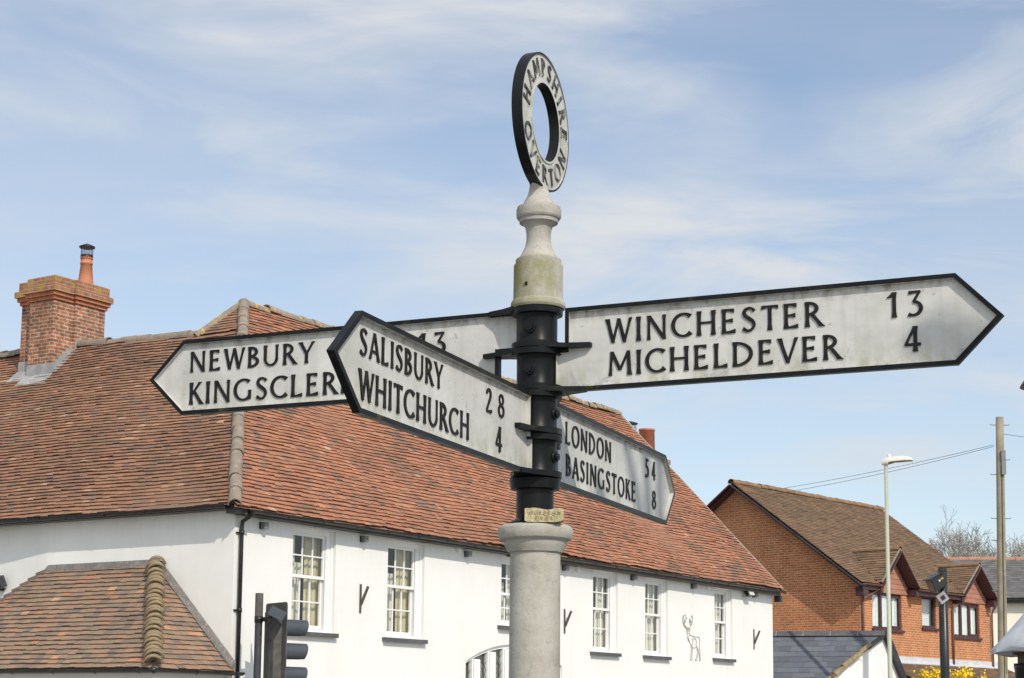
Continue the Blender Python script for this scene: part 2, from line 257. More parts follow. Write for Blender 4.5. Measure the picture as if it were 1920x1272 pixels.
PINKBRICK = blotch('pink_ridge_clay', (0.40, 0.20, 0.13), (0.33, 0.16, 0.10), 5, 0.9, extra=[((0.25, 0.19, 0.10), 4, 0.55, 0.7, 0.6)])
ORANGE = mat('orange_mark', (0.5, 0.25, 0.02), 0.6)[0]
def glass():
    m = bpy.data.materials.new('window_glass'); m.use_nodes = True; nt = m.node_tree; nt.nodes.clear()
    o = N(nt, 'ShaderNodeOutputMaterial'); mx = N(nt, 'ShaderNodeMixShader'); tr = N(nt, 'ShaderNodeBsdfTransparent'); gl = N(nt, 'ShaderNodeBsdfGlossy')
    tr.inputs[0].default_value = (0.90, 0.92, 0.90, 1); gl.inputs['Roughness'].default_value = 0.03
    fr = N(nt, 'ShaderNodeLayerWeight', i_Blend=0.5); pw_ = N(nt, 'ShaderNodeMath', operation='POWER'); L(nt, fr, 'Facing', pw_, 0); pw_.inputs[1].default_value = 4.0
    ml = N(nt, 'ShaderNodeMath', operation='MULTIPLY_ADD', use_clamp=True); L(nt, pw_, 0, ml, 0); ml.inputs[1].default_value = 0.9; ml.inputs[2].default_value = 0.09
    nw = noise(nt, 1.7, 2, 0.5); bw = N(nt, 'ShaderNodeBump', i_Strength=0.25, i_Distance=0.05); L(nt, nw, 'Fac', bw, 'Height'); L(nt, bw, 0, gl, 'Normal')
    L(nt, ml, 0, mx, 0); L(nt, tr, 0, mx, 1); L(nt, gl, 0, mx, 2); L(nt, mx, 0, o, 0)
    return m
GLASS = glass()

# ------------------------------------------------------------------ builders
def link(o): sc.collection.objects.link(o); return o
class MB:
    def __init__(s): s.v = []; s.f = []; s.m = []; s.t = []; s.sm = []
    def face(s, pts, mi=0, tint=0.5, smooth=False):
        b = len(s.v); s.v += [tuple(p) for p in pts]; s.f.append(tuple(range(b, b + len(pts)))); s.m.append(mi); s.t.append(tint); s.sm.append(smooth)
    def box(s, x0, x1, y0, y1, z0, z1, mi=0, tint=0.5):
        p = [Vector((x, y, z)) for z in (z0, z1) for y in (y0, y1) for x in (x0, x1)]
        s.hexa(p, mi, tint)
    def hexa(s, p, mi=0, tint=0.5):
        b = len(s.v); s.v += [tuple(q) for q in p]
        for f in ((0, 2, 3, 1), (4, 5, 7, 6), (0, 1, 5, 4), (2, 6, 7, 3), (0, 4, 6, 2), (1, 3, 7, 5)):
            s.f.append(tuple(b + i for i in f)); s.m.append(mi); s.t.append(tint); s.sm.append(False)
    def obox(s, c, ax, ay, az, hx, hy, hz, mi=0):
        c, ax, ay, az = Vector(c), Vector(ax).normalized(), Vector(ay).normalized(), Vector(az).normalized()
        s.hexa([c + ax * hx * i + ay * hy * j + az * hz * k for k in (-1, 1) for j in (-1, 1) for i in (-1, 1)], mi)
    def beam(s, p, q, wd, hh, mi=0, up=(0, 0, 1)):
        p, q = Vector(p), Vector(q); d = (q - p).normalized(); sd_ = d.cross(Vector(up)).normalized(); u = sd_.cross(d)
        s.obox((p + q) / 2, d, sd_, u, (q - p).length / 2, wd / 2, hh / 2, mi)
    def prism(s, poly, z0, z1, mi=0, mi_top=None):
        n = len(poly); b = len(s.v)
        s.v += [(x, y, z0) for x, y in poly] + [(x, y, z1) for x, y in poly]
        s.f.append(tuple(range(b + n - 1, b - 1, -1))); s.f.append(tuple(range(b + n, b + 2 * n)))
        s.m += [mi, mi if mi_top is None else mi_top]; s.t += [0.5, 0.5]; s.sm += [False, False]
        for i in range(n):
            j = (i + 1) % n; s.f.append((b + i, b + j, b + n + j, b + n + i)); s.m.append(mi); s.t.append(0.5); s.sm.append(False)
    def tube(s, pts, rad, seg=8, mi=0, cap=True, closed=False):
        pts = [Vector(p) for p in pts]; n = len(pts)
        if not hasattr(rad, '__len__'): rad = [rad] * n
        b = len(s.v); prev = None
        for i, p in enumerate(pts):
            a = pts[(i - 1) % n] if (closed or i > 0) else p; c = pts[(i + 1) % n] if (closed or i < n - 1) else p
            d = (c - a).normalized()
            if prev is None:
                h = Vector((0, 0, 1)) if abs(d.z) < 0.9 else Vector((1, 0, 0)); u = d.cross(h).normalized()
            else: u = (prev - d * prev.dot(d)).normalized()
            prev = u; vv = d.cross(u)
            for k in range(seg):
                t = 2 * math.pi * k / seg; s.v.append(tuple(p + (u * math.cos(t) + vv * math.sin(t)) * rad[i]))
        m_ = n if closed else n - 1
        for i in range(m_):
            for k in range(seg):
                a = b + i * seg + k; c = b + i * seg + (k + 1) % seg; i2 = (i + 1) % n
                d2 = b + i2 * seg + (k + 1) % seg; e = b + i2 * seg + k
                s.f.append((a, c, d2, e)); s.m.append(mi); s.t.append(0.5); s.sm.append(True)
        if cap and not closed:
            s.f.append(tuple(b + k for k in range(seg - 1, -1, -1))); s.f.append(tuple(b + (n - 1) * seg + k for k in range(seg)))
            s.m += [mi, mi]; s.t += [0.5, 0.5]; s.sm += [False, False]
    def lathe(s, prof, c=(0, 0), seg=40, mi=0, mis=None, smooth=True):
        b = len(s.v)
        for z, r in prof:
            for k in range(seg):
                t = 2 * math.pi * k / seg; s.v.append((c[0] + r * math.cos(t), c[1] + r * math.sin(t), z))
        for i in range(len(prof) - 1):
            for k in range(seg):
                a = b + i * seg + k; a2 = b + i * seg + (k + 1) % seg
                s.f.append((a, a2, a2 + seg, a + seg)); s.m.append(mis[i] if mis else mi); s.t.append(0.5); s.sm.append(smooth)
        s.f.append(tuple(b + k for k in range(seg - 1, -1, -1))); s.f.append(tuple(b + (len(prof) - 1) * seg + k for k in range(seg)))
        s.m += [mi, mi]; s.t += [0.5, 0.5]; s.sm += [False, False]
    def xform(s, M): s.v = [tuple(M @ Vector(p)) for p in s.v]; return s
    def build(s, name, mats, parent=None, tint=False, sharp=None):
        me = bpy.data.meshes.new(name); me.from_pydata(s.v, [], s.f)
        if not isinstance(mats, (list, tuple)): mats = [mats]
        for m_ in mats: me.materials.append(m_)
        me.polygons.foreach_set('material_index', s.m); me.polygons.foreach_set('use_smooth', s.sm)
        if tint:
            a = me.attributes.new('tint', 'FLOAT', 'FACE'); a.data.foreach_set('value', s.t)
        me.update()
        if sharp is not None:
            try: me.set_sharp_from_angle(angle=R(sharp))
            except Exception: pass
        o = link(bpy.data.objects.new(name, me))
        if parent: o.parent = parent
        return o
def tag(o, label, cat, group=None, kind=None):
    if label: o['label'] = label
    if cat: o['category'] = cat
    if group: o['group'] = group
    if kind: o['kind'] = kind
    return o
def empty(name, loc, rotz, label, cat, group=None):
    o = link(bpy.data.objects.new(name, None)); o.location = loc; o.rotation_euler = (0, 0, rotz); o.empty_display_size = 0.3
    return tag(o, label, cat, group)

def inset(poly, d):
    n = len(poly); res = []
    for i in range(n):
        p0, p1, p2 = Vector(poly[i - 1]), Vector(poly[i]), Vector(poly[(i + 1) % n])
        a = (p1 - p0).normalized(); b = (p2 - p1).normalized()
        na, nb = Vector((-a.y, a.x)), Vector((-b.y, b.x))
        k = 1 + na.dot(nb); res.append(tuple(p1 + (na + nb) * (d / max(k, 0.2))))
    return res

def tiles(mb, O, S, U, smin, smax, T, tw=0.165, g=0.1, th=0.012, lift=0.016, seed=1, wob=0.007, sag=0.0, mi=0, patch=0.0, coarse=1.0, skip=None):
    """rows of separate overlapping tiles on the slope O + s*S + t*U"""
    O, S, U = Vector(O), Vector(S).normalized(), Vector(U).normalized(); Nn = S.cross(U)
    rg = random.Random(seed); nrow = int(T / g + 0.5); ph = [rg.uniform(0, 6.28) for _ in range(9)]
    def sagf(s, t): return sag * (math.sin(s * 0.55 + ph[0]) + 0.7 * math.sin(s * 1.23 + t * 0.6 + ph[1]) + 0.6 * math.sin(t * 1.4 + ph[2] + s * 0.2))
    for i in range(nrow):
        t0 = i * g; lo, hi = smin(t0 + g * .5), smax(t0 + g * .5)
        if hi - lo < 0.02: continue
        s = lo - (tw * 0.5 if i % 2 else 0) - rg.uniform(0, 0.02); p2, p3 = rg.uniform(0, 6.28), rg.uniform(0, 6.28)
        while s < hi:
            a, b_ = max(s, lo), min(s + tw - 0.003, hi); s += tw
            if b_ - a < 0.02 or (skip and skip((a + b_) / 2, t0 + g * .3)): continue
            tv = rg.random()
            if patch:
                cl = math.sin(a * 1.9 + ph[3] + 2.2 * math.sin(t0 * 1.7 + ph[4])) * math.sin(t0 * 2.6 + ph[5] + 1.5 * math.sin(a * 0.8 + ph[6]))
                if cl > 0.80 and rg.random() < patch: tv *= 0.12
            jl, jt = rg.gauss(0, 0.0028) * coarse, rg.gauss(0, wob * .55) + wob * 0.7 * math.sin(a * 2.1 + p2) + wob * 0.5 * math.sin(a * 5.3 + p3)
            jr = rg.gauss(0, 0.0035) * coarse; sg = sagf(a, t0); sg2 = sagf(b_, t0)
            lw = lift + th
            q = [O + S * a + U * (t0 + jt) + Nn * (lw + jl + sg), O + S * b_ + U * (t0 + jt + jr) + Nn * (lw + jl + rg.gauss(0, 0.0015) + sg2),
                 O + S * b_ + U * (t0 + g * 1.25) + Nn * (th * 0.6 + sg2), O + S * a + U * (t0 + g * 1.25) + Nn * (th * 0.6 + sg)]
            q0, q1 = q[0] - Nn * th, q[1] - Nn * th
            mb.face(q, mi, tv); mb.face([q0, q1, q[1], q[0]], mi, tv * 0.9); mb.face([q0, q[0], q[3], q[3] - Nn * th], mi, tv); mb.face([q[1], q1, q[2] - Nn * th, q[2]], mi, tv)  # butts tinted darker: edge dirt, plus painted shade to strengthen the course lines
def halfround(mb, pts, r, seglen=0.32, down=(0, 0, -1), mi=0, seed=3, step=0.012, ang=(-100, 100), jit=0.006):
    """row of half-round capping tiles along a polyline, each overlapping the next"""
    rg = random.Random(seed)
    for p, q in zip(pts[:-1], pts[1:]):
        p, q = Vector(p), Vector(q); d = (q - p); Ln = d.length; d.normalize(); n = max(1, int(Ln / seglen))
        side = d.cross(Vector((0, 0, 1))).normalized(); up = side.cross(d)
        for i in range(n):
            a, b = p + d * (Ln * i / n), p + d * (Ln * (i + 1.06) / n); jj = up * rg.gauss(0, jit) + side * rg.gauss(0, jit); prev = None
            r0, r1 = r + step * 0.5 + rg.gauss(0, jit * .4), r - step * 0.5
            ring = []
            for k in range(11):
                t = R(ang[0] + (ang[1] - ang[0]) * k / 10); e = side * math.sin(t) + up * math.cos(t)
                ring.append((a + jj + e * r0, b + jj + e * r1, a + jj + e * (r0 - 0.02)))
            for (a0, b0, c0), (a1, b1, c1) in zip(ring[:-1], ring[1:]):
                mb.face([a0, b0, b1, a1], mi, 0.5, True); mb.face([c0, a0, a1, c1], mi)

# ------------------------------------------------------------------ lettering: flared roman capitals drawn as ribbons
def cat(ps, n=6):
    P = [Vector(p) for p in ps]; P = [P[0] * 2 - P[1]] + P + [P[-1] * 2 - P[-2]]; res = []
    for i in range(1, len(P) - 2):
        for k in range(n):
            t = k / n; a, b, c, d = P[i - 1], P[i], P[i + 1], P[i + 2]
            res.append(0.5 * ((2 * b) + (c - a) * t + (2 * a - 5 * b + 4 * c - d) * t * t + (3 * b - a - 3 * c + d) * t ** 3))
    res.append(P[-2]); return res
TK, TN = 0.150, 0.105
def g_stem(x, wd=TK, y0=0, y1=1, f0=1.45, f1=1.45):
    res = []
    for t in (0, .08, .25, .5, .75, .92, 1):
        e = (f0 if t < .5 else f1); k = 1 + (e - 1) * max(0, abs(t - .5) * 2 - .55) / .45; k *= 0.95; y = y0 + (y1 - y0) * t
        res.append(((x - wd * k / 2, y), (x + wd * k / 2, y)))
    return res
def g_line(x0, y0, x1, y1, wd, f0=1.4, f1=1.4):
    hw = wd * math.hypot(x1 - x0, y1 - y0) / abs(y1 - y0) / 2; res = []
    for t in (0, .1, .25, .5, .75, .9, 1):
        e = f0 if t < .5 else f1; k = 1 + (e - 1) * max(0, abs(t - .5) * 2 - .5) / .5; k *= 0.96; x, y = x0 + (x1 - x0) * t, y0 + (y1 - y0) * t
        res.append(((x - hw * k, y), (x + hw * k, y)))
    return res
def g_bar(x0, x1, y, wd=0.085, f=1.9):
    res = []
    for t in (0, .4, .75, 1):
        k = 1 + (f - 1) * max(0, t - .4) / .6; x = x0 + (x1 - x0) * t; up = y > .8; dn = y < .2
        h = wd * k; lo = y - (wd / 2 if dn else (h - wd / 2 if up else h / 2)); hi = y + (wd / 2 if up else (h - wd / 2 if dn else h / 2))
        res.append(((x, lo), (x, hi)) if x1 < x0 else ((x, hi), (x, lo)))
    return res
def g_arc(cx, cy, rx, ry, a0, a1, thin=0.085, thick=TK, fl=0.0, n=22):
    res = []
    for i in range(n + 1):
        t = i / n; a = R(a0 + (a1 - a0) * t); wd = thin + (thick - thin) * abs(math.cos(a)) ** 1.4
        e = max(0, abs(t - .5) * 2 - .75) / .25; wd *= 1 + fl * e
        c, s_ = math.cos(a), math.sin(a); nx, ny = c / rx, s_ / ry; ln = math.hypot(nx, ny); nx, ny = nx / ln, ny / ln
        x, y = cx + rx * c, cy + ry * s_; res.append(((x - nx * wd / 2, y - ny * wd / 2), (x + nx * wd / 2, y + ny * wd / 2)))
    return res
def g_path(ps, ws):
    c = cat(ps); n = len(c); res = []
    for i, p in enumerate(c):
        d = (c[min(i + 1, n - 1)] - c[max(i - 1, 0)]).normalized(); nn = Vector((-d.y, d.x)); t = i / (n - 1) * (len(ws) - 1); k = int(min(t, len(ws) - 2)); wd = ws[k] + (ws[k + 1] - ws[k]) * (t - k)
        res.append((tuple(p + nn * wd / 2), tuple(p - nn * wd / 2)))
    return res
GL = {
 'A': ([g_line(.06, 0, .40, 1, .10, 1.5, 1.0), g_line(.76, 0, .40, 1, .15, 1.4, 1.0), g_bar(.18, .64, .32, .08, 1)], .82),
 'B': ([g_stem(.12), g_arc(.12, .745, .36, .215, 90, -90), g_arc(.12, .28, .43, .24, 90, -90)], .66),
 'C': ([g_arc(.50, .5, .44, .455, 48, 315, .09, .155, .5)], .86),
 'D': ([g_stem(.12), g_arc(.12, .5, .66, .455, 90, -90)], .90),
 'E': ([g_stem(.12), g_bar(.12, .54, .955), g_bar(.12, .49, .52), g_bar(.12, .60, .045)], .67),
 'G': ([g_arc(.50, .5, .44, .455, 50, 318, .09, .155, .4), g_stem(.82, .13, .06, .47, 1, 1.4)], .97),
 'H': ([g_stem(.12), g_stem(.72), g_bar(.12, .72, .52, .085, 1)], .86),
 'I': ([g_stem(.13)], .27),
 'K': ([g_stem(.12), g_line(.17, .46, .58, 1, .10, 1, 1.5), g_line(.68, 0, .28, .58, .15, 1.4, 1)], .72),
 'L': ([g_stem(.12), g_bar(.12, .58, .045)], .62),
 'M': ([g_line(.08, 0, .14, 1, .10, 1.6, 1), g_line(.92, 0, .86, 1, .15, 1.5, 1), g_line(.50, .22, .14, 1, .15, 1, 1), g_line(.50, .22, .86, 1, .10, 1, 1)], 1.02),
 'N': ([g_stem(.12, .11), g_stem(.78, .11), g_line(.78, 0, .12, 1, .15, 1, 1)], .92),
 'O': ([g_arc(.50, .5, .43, .455, 0, 360, .09, .16, 0, 40)], .99),
 'P': ([g_stem(.12), g_arc(.12, .715, .38, .245, 90, -90)], .60),
 'R': ([g_stem(.12), g_arc(.12, .725, .38, .235, 90, -90), g_line(.70, 0, .30, .50, .15, 1.4, 1)], .74),
 'S': ([g_path([(.53, .83), (.42, .935), (.28, .955), (.15, .89), (.11, .76), (.18, .63), (.33, .52), (.47, .40), (.51, .24), (.42, .09), (.25, .045), (.06, .14)], [.14, .09, .10, .14, .16, .16, .14, .10, .09, .15])], .62),
 'T': ([g_stem(.36), g_bar(.36, .70, .955, .085, 1.8), g_bar(.36, .02, .955, .085, 1.8)], .72),
 'U': ([g_stem(.13, TK, .34, 1, 1, 1.45), g_stem(.76, .11, .34, 1, 1, 1.5), g_arc(.445, .36, .315, .315, 180, 360, .09, .13)], .89),
 'V': ([g_line(.38, 0, .05, 1, .15, 1, 1.4), g_line(.38, 0, .73, 1, .10, 1, 1.5)], .78),
 'W': ([g_line(.30, 0, .05, 1, .15, 1, 1.4), g_line(.30, 0, .54, 1, .095, 1, 1), g_line(.80, 0, .54, 1, .15, 1, 1), g_line(.80, 0, 1.06, 1, .095, 1, 1.5)], 1.10),
 'Y': ([g_line(.37, .44, .03, 1, .15, 1, 1.4), g_line(.37, .44, .72, 1, .10, 1, 1.5), g_stem(.37, TK, 0, .5, 1.45, 1)], .74),
 '1': ([g_stem(.26, .15), g_line(.05, .80, .25, .98, .10, 1.2, 1)], .42),
 '2': ([g_path([(.08, .76), (.16, .91), (.32, .955), (.47, .86), (.48, .68), (.36, .46), (.20, .24), (.09, .07)], [.12, .09, .11, .15, .13, .10, .10]), g_bar(.06, .62, .045, .09, 1.7)], .68),
 '3': ([g_bar(.54, .08, .955, .085, 1.6), g_line(.27, .58, .50, .95, .10, 1, 1), g_arc(.24, .30, .31, .27, 88, -125, .09, .155, .5)], .66),
 '4': ([g_line(.06, .29, .42, 1, .10, 1, 1), g_bar(.02, .64, .28, .10, 1.2), g_stem(.43)], .70),
 '5': ([g_bar(.18, .54, .955, .09, 1.5), g_line(.15, .56, .21, .95, .09, 1, 1), g_arc(.22, .30, .32, .28, 108, -125, .09, .155, .5)], .64),
 '8': ([g_arc(.33, .745, .21, .205, 0, 360, .09, .13, 0, 28), g_arc(.33, .275, .265, .235, 0, 360, .09, .15, 0, 30)], .68),
}
def glyph(mb, ch, fn, depth, cnt):
    """fn maps (x, y, raise) to a point"""
    for st in GL[ch][0]:
        cnt[0] += 1; h = depth + 0.00013 * (cnt[0] % 6)
        for (a, b), (c, d) in zip(st[:-1], st[1:]):
            mb.face([fn(*a, h), fn(*c, h), fn(*d, h), fn(*b, h)])
        for k in (0, 1):
            for p, q in zip(st[:-1], st[1:]): mb.face([fn(*p[k], 0), fn(*p[k], h), fn(*q[k], h), fn(*q[k], 0)])
        for p in (st[0], st[-1]): mb.face([fn(*p[0], 0), fn(*p[0], h), fn(*p[1], h), fn(*p[1], 0)])
def text(mb, s, x0, x1, z0, cap, y, depth=0.0045, cnt=None):
    cnt = cnt or [0]; adv = [GL[c][1] for c in s]; nat = (sum(adv) - 0.10) * cap; n = len(s)
    k = 1.0; tr = (x1 - x0 - nat) / max(1, n - 1)
    if tr < 0.05 * cap: k = (x1 - x0 - 0.05 * cap * (n - 1)) / nat; tr = 0.05 * cap
    x = x0 - 0.05 * cap * k
    for c, a in zip(s, adv):
        glyph(mb, c, lambda gx, gy, h, x=x: (x + gx * cap * k, y - h, z0 + gy * cap), depth, cnt); x += a * cap * k + tr

# ================================================================== SETTING: ground
g = MB(); g.face([(-600, -300, -0.02), (600, -300, -0.02), (600, 1200, -0.02), (-600, 1200, -0.02)]); tag(g.build('ground', GRASSM), None, None, kind='structure')
g = MB(); g.face([(-60, 2.5, 0.0), (60, 2.5, 0.0), (60, 22.5, 0.0), (-60, 22.5, 0.0)])
g.face([(4.5, 22.5, 0.0), (11, 22.5, 0.0), (48, 90, 0.0), (36, 90, 0.0)]); tag(g.build('road', ASPHALT), None, None, kind='structure')
g = MB(); g.box(-60, 60, -6, 2.5, -0.1, 0.12); g.prism([(-60, 22.5), (4.5, 22.5), (36, 90), (-60, 90)], -0.1, 0.12); g.prism([(11, 22.5), (60, 22.5), (60, 90), (48, 90)], -0.1, 0.12)
g.prism([(-1.2, 4.0), (1.5, 4.0), (1.5, 6.4), (-1.2, 6.4)], 0.0, 0.14)
tag(g.build('pavement', PAVE), None, None, kind='structure')

# ================================================================== FINGERPOST
FX, FY = 0.0705, 5.05
fp = empty('fingerpost', (FX, FY, 0.14), 0, 'old black and white village fingerpost with four arms and a ring, on a concrete column', 'signpost')
ZB = 0.14                                   # parts are drawn in metres above the road
col = MB(); col.lathe([(0.0, .0745), (1.2, .0728), (2.058, .0715), (2.0585, .0775), (2.064, .0800), (2.074, .0855), (2.084, .0895), (2.092, .0910), (2.0925, .0970), (2.097, .1025), (2.106, .1065), (2.116, .1080), (2.126, .1062), (2.132, .1020), (2.1355, .092)], c=(-.002, 0), seg=64)
col.xform(Matrix.Translation((0, 0, -ZB))); col.build('column', CONCRETE, fp, sharp=24)
ip = MB()
ip.lathe([(2.130, .074), (2.143, .074), (2.152, .058), (2.155, .0535), (2.236, .0535), (2.238, .070), (2.266, .0735), (2.268, .0535), (2.80, .0535)], c=(-.004, 0), seg=48)
ip.xform(Matrix.Translation((0, 0, -ZB))); ip.build('iron_post', BLACK, fp, sharp=30)
fin = MB()
fin.lathe([(2.762, .060), (2.764, .0765), (2.770, .0795), (2.779, .0795), (2.786, .0765), (2.789, .0725), (2.800, .0720), (2.893, .0715), (2.8935, .0665), (2.910, .0660), (2.9105, .0600), (2.916, .0575), (2.924, .0515), (2.934, .0465), (2.950, .0390), (2.970, .0355), (2.988, .0358), (3.005, .0385), (3.015, .0435), (3.020, .0500), (3.0205, .0560), (3.032, .0580), (3.0325, .0615), (3.037, .0645), (3.040, .0655), (3.060, .0655), (3.0605, .0635), (3.067, .0630), (3.0675, .0480), (3.078, .0455), (3.090, .0405)], c=(.001, 0), seg=64)
# tapering stalk that carries the ring
stalk = [(3.088, .0405, .0405), (3.100, .0365, .034), (3.112, .038, .030), (3.126, .050, .023), (3.140, .072, .0200), (3.150, .090, .0185), (3.156, .098, .0150)]
ea = R(90 - 21.0); ex_r = Vector((math.cos(ea), math.sin(ea), 0)); ey_r = Vector((-ex_r.y, ex_r.x, 0))
b0 = len(fin.v)
for z, rx, ry in stalk:
    for k in range(24):
        t = 2 * math.pi * k / 24; p = ex_r * rx * math.cos(t) + ey_r * ry * math.sin(t) + ex_r * .004 * (z - 3.088) / .07; fin.v.append((p.x + .001, p.y, z))
for i in range(len(stalk) - 1):
    for k in range(24):
        a = b0 + i * 24 + k; a2 = b0 + i * 24 + (k + 1) % 24; fin.f.append((a, a2, a2 + 24, a + 24)); fin.m.append(0); fin.t.append(.5); fin.sm.append(True)
fin.xform(Matrix.Translation((0, 0, -ZB))); fin.build('finial', CONCRETE, fp, sharp=26)
hole = MB(); hole.tube([(-.034, -.0645, 2.826 - ZB), (-.034, -.0585, 2.826 - ZB)], .006, 10); hole.build('fixing_hole', BLACK, fp)
# ring
RC = 3.325 - ZB; RO, RI, RT = 0.2035, 0.1150, 0.0155
rg_ = MB(); seg = 96
def rp(r, a, y): return (r * math.cos(a), y, r * math.sin(a))
for i in range(seg):
    a, b = 2 * math.pi * i / seg, 2 * math.pi * (i + 1) / seg
    for s_, y in ((1, -RT), (-1, RT)):
        yi = y + s_ * 0.003
        for r0, r1, m_, yy in ((RO, RO - .006, 0, y), (RO - .006, RI + .006, 1, yi), (RI + .006, RI, 1, y)):
            rg_.face([rp(r0, a, yy), rp(r0, b, yy), rp(r1, b, yy), rp(r1, a, yy)], m_)
        for r0 in (RO - .006, RI + .006): rg_.face([rp(r0, a, y), rp(r0, b, y), rp(r0, b, yi), rp(r0, a, yi)], m_)
    rg_.face([rp(RO, a, -RT), rp(RO, b, -RT), rp(RO, b, RT), rp(RO, a, RT)], 0, .5, True)
    rg_.face([rp(RI, a, -RT), rp(RI, b, -RT), rp(RI, b, RT), rp(RI, a, RT)], 0, .5, True)
ring = rg_.build('ring', [BLACK, SIGNW], fp, sharp=30); ring.location = (.006, 0, RC); ring.rotation_euler = (0, 0, ea)
rl = MB(); cnt = [0]; CAP = .052; RB = RI + .0195
def ringtext(s, a_mid, sweep, outward):
    adv = [GL[c][1] * CAP for c in s]; gap = (.0200 if outward else .0185); tot = sum(adv) + gap * (len(s) - 1); rm = RB + CAP * .5
    a = a_mid + sweep * tot / 2 / rm
    for c, w_ in zip(s, adv):
        ac = a - sweep * w_ / 2 / rm
        tx = Vector((math.sin(ac), -math.cos(ac))) * sweep; up = Vector((math.cos(ac), math.sin(ac))) * (1 if outward else -1)
        base = Vector((math.cos(ac), math.sin(ac))) * (RB if outward else RB + CAP)
        def fn(gx, gy, h, base=base, tx=tx, up=up, w_=w_):
            p = base + tx * (gx * CAP - w_ / 2) + up * gy * CAP; return (p.x, -RT + .003 - h, p.y)
        glyph(rl, c, fn, .0035, cnt); a -= sweep * (w_ + gap) / rm
ringtext('HAMPSHIRE', R(87), 1, True); ringtext('OVERTON', R(270), -1, False)
rlo = rl.build('lettering', RINGL, ring)
# collars with set screws
def screw(parent, ang, z, r0):
    m = MB(); d = Vector((math.cos(ang), math.sin(ang), 0)); c = Vector((-.002, 0, z - ZB))
    m.tube([c + d * (r0 - .006), c + d * (r0 + .006)], .0165, 20); m.tube([c + d * (r0 + .006), c + d * (r0 + .013)], .0105, 14)
    m.tube([c + d * (r0 + .0128), c + d * (r0 + .0145)], .0045, 6); return m.build('set_screw', BLACK, parent)
SR = .0585
def collar(z0, z1, ang):
    m = MB(); m.lathe([(z0, SR), (z0 + .0005, .0735), (z0 + .017, .0740), (z0 + .018, .0615), (z0 + .024, SR), (z1 - .024, SR), (z1 - .018, .0605), (z1 - .0165, .0735), (z1, .0740)], c=(-.001, 0), seg=56)
    m.xform(Matrix.Translation((0, 0, -ZB))); o = m.build('collar', BLACK, fp, sharp=30); screw(o, ang, (z0 + z1) / 2 - .002, SR); return o
collar(2.643, 2.762, R(-110)); collar(2.519, 2.641, R(-113)); collar(2.394, 2.517, R(-28)); collar(2.270, 2.392, R(-28))
# arms
TH = .0095
def arm(name_label, direction, inward, zb, zt, x0, xsh, xtip, attach_low, lines):
    o_ang = R(90 - direction)                            # bearing -> angle of the outward direction
    rot = o_ang + (math.pi if inward else 0)
    sx = -1 if inward else 1; H = zt - zb; zm = H / 2
    xp = .050
    if attach_low: poly = [(xp, 0), (xsh, 0), (xtip, zm), (xsh, H), (x0, H), (x0, zm + .004), (xp, zm + .004)]
    else: poly = [(xp, zm - .004), (x0, zm - .004), (x0, 0), (xsh, 0), (xtip, zm), (xsh, H), (xp, H)]
    inn = inset(poly, .0125)
    if sx < 0: poly = [(-x, z) for x, z in poly][::-1]; inn = [(-x, z) for x, z in inn][::-1]
    n = len(poly)
    p = MB(); p.v = [(x, y, z) for y in (.004, .008) for x, z in inset(poly, .006)]
    p.f = [tuple(range(n)), tuple(range(2 * n - 1, n - 1, -1))]; p.m = [0, 0]; p.t = [.5] * 2; p.sm = [False] * 2
    a = p.build('sign_arm', SIGNW, fp); a.location = (0, 0, zb - ZB); a.rotation_euler = (0, 0, rot); a['label'] = name_label
    r_ = MB()
    for i in range(n):
        j = (i + 1) % n; A, B, C_, D = poly[i], poly[j], inn[j], inn[i]
        under = abs(A[1]) < 1e-6 and abs(B[1]) < 1e-6
        for y in (-TH, TH): r_.face([(A[0], y, A[1]), (B[0], y, B[1]), (C_[0], y, C_[1]), (D[0], y, D[1])], 0)
        r_.face([(A[0], -TH, A[1]), (B[0], -TH, B[1]), (B[0], TH, B[1]), (A[0], TH, A[1])], 2 if under else 0)
        # inner faces of the rim, painted white, slightly splayed
        for y0, y1 in ((-TH, .004), (TH, .008)): r_.face([(D[0], y0, D[1]), (C_[0], y0, C_[1]), (C_[0], y1, C_[1]), (D[0], y1, D[1])], 1)
    r_.build('rim', [BLACK, SIGNW, WEATHER], a)
    def wing(z, tip, zz):
        pl = [(.0, -.070), (.030, -.066), (.060, -.052), (.100, -.030), (tip, -.0125), (tip, .0125), (.100, .030), (.060, .052), (.030, .066), (.0, .070)]
        if sx < 0: pl = [(-x, y) for x, y in pl][::-1]
        wg = MB(); wg.prism(pl, z, z + zz); wg.build('bracket', BLACK, a)
    wing(zm - .004 - .0125 if not attach_low else zm + .004, .168, .0125)
    if attach_low: wing(-.0015, .150, .0140)
    else: wing(H - .0125, .150, .0140)
    t = MB(); c_ = [0]
    for (s, xa, xb, z0, cap) in lines: text(t, s, xa, xb, z0 - zb, cap, .004, .0032, c_)
    t.build('lettering', BLACK_L, a)
    return a
WEATHER = blotch('weathered_underside', (0.30, 0.295, 0.27), (0.17, 0.165, 0.12), 12, 0.8)
arm('arm lettered WINCHESTER 13 MICHELDEVER 4', 114.0, False, 2.515, 2.759, .089, 1.193, 1.313, True,
    [('WINCHESTER', .215, .833, 2.649, .069), ('MICHELDEVER', .222, .882, 2.554, .069), ('13', 1.015, 1.104, 2.656, .068), ('4', 1.057, 1.108, 2.560, .068)])
arm('arm lettered NEWBURY 13 KINGSCLERE', -66.0, True, 2.527, 2.766, .118, 1.215, 1.339, False,
    [('NEWBURY', -1.192, -.749, 2.663, .066), ('KINGSCLERE', -1.191, -.605, 2.560, .070), ('13', -.384, -.297, 2.657, .067)])
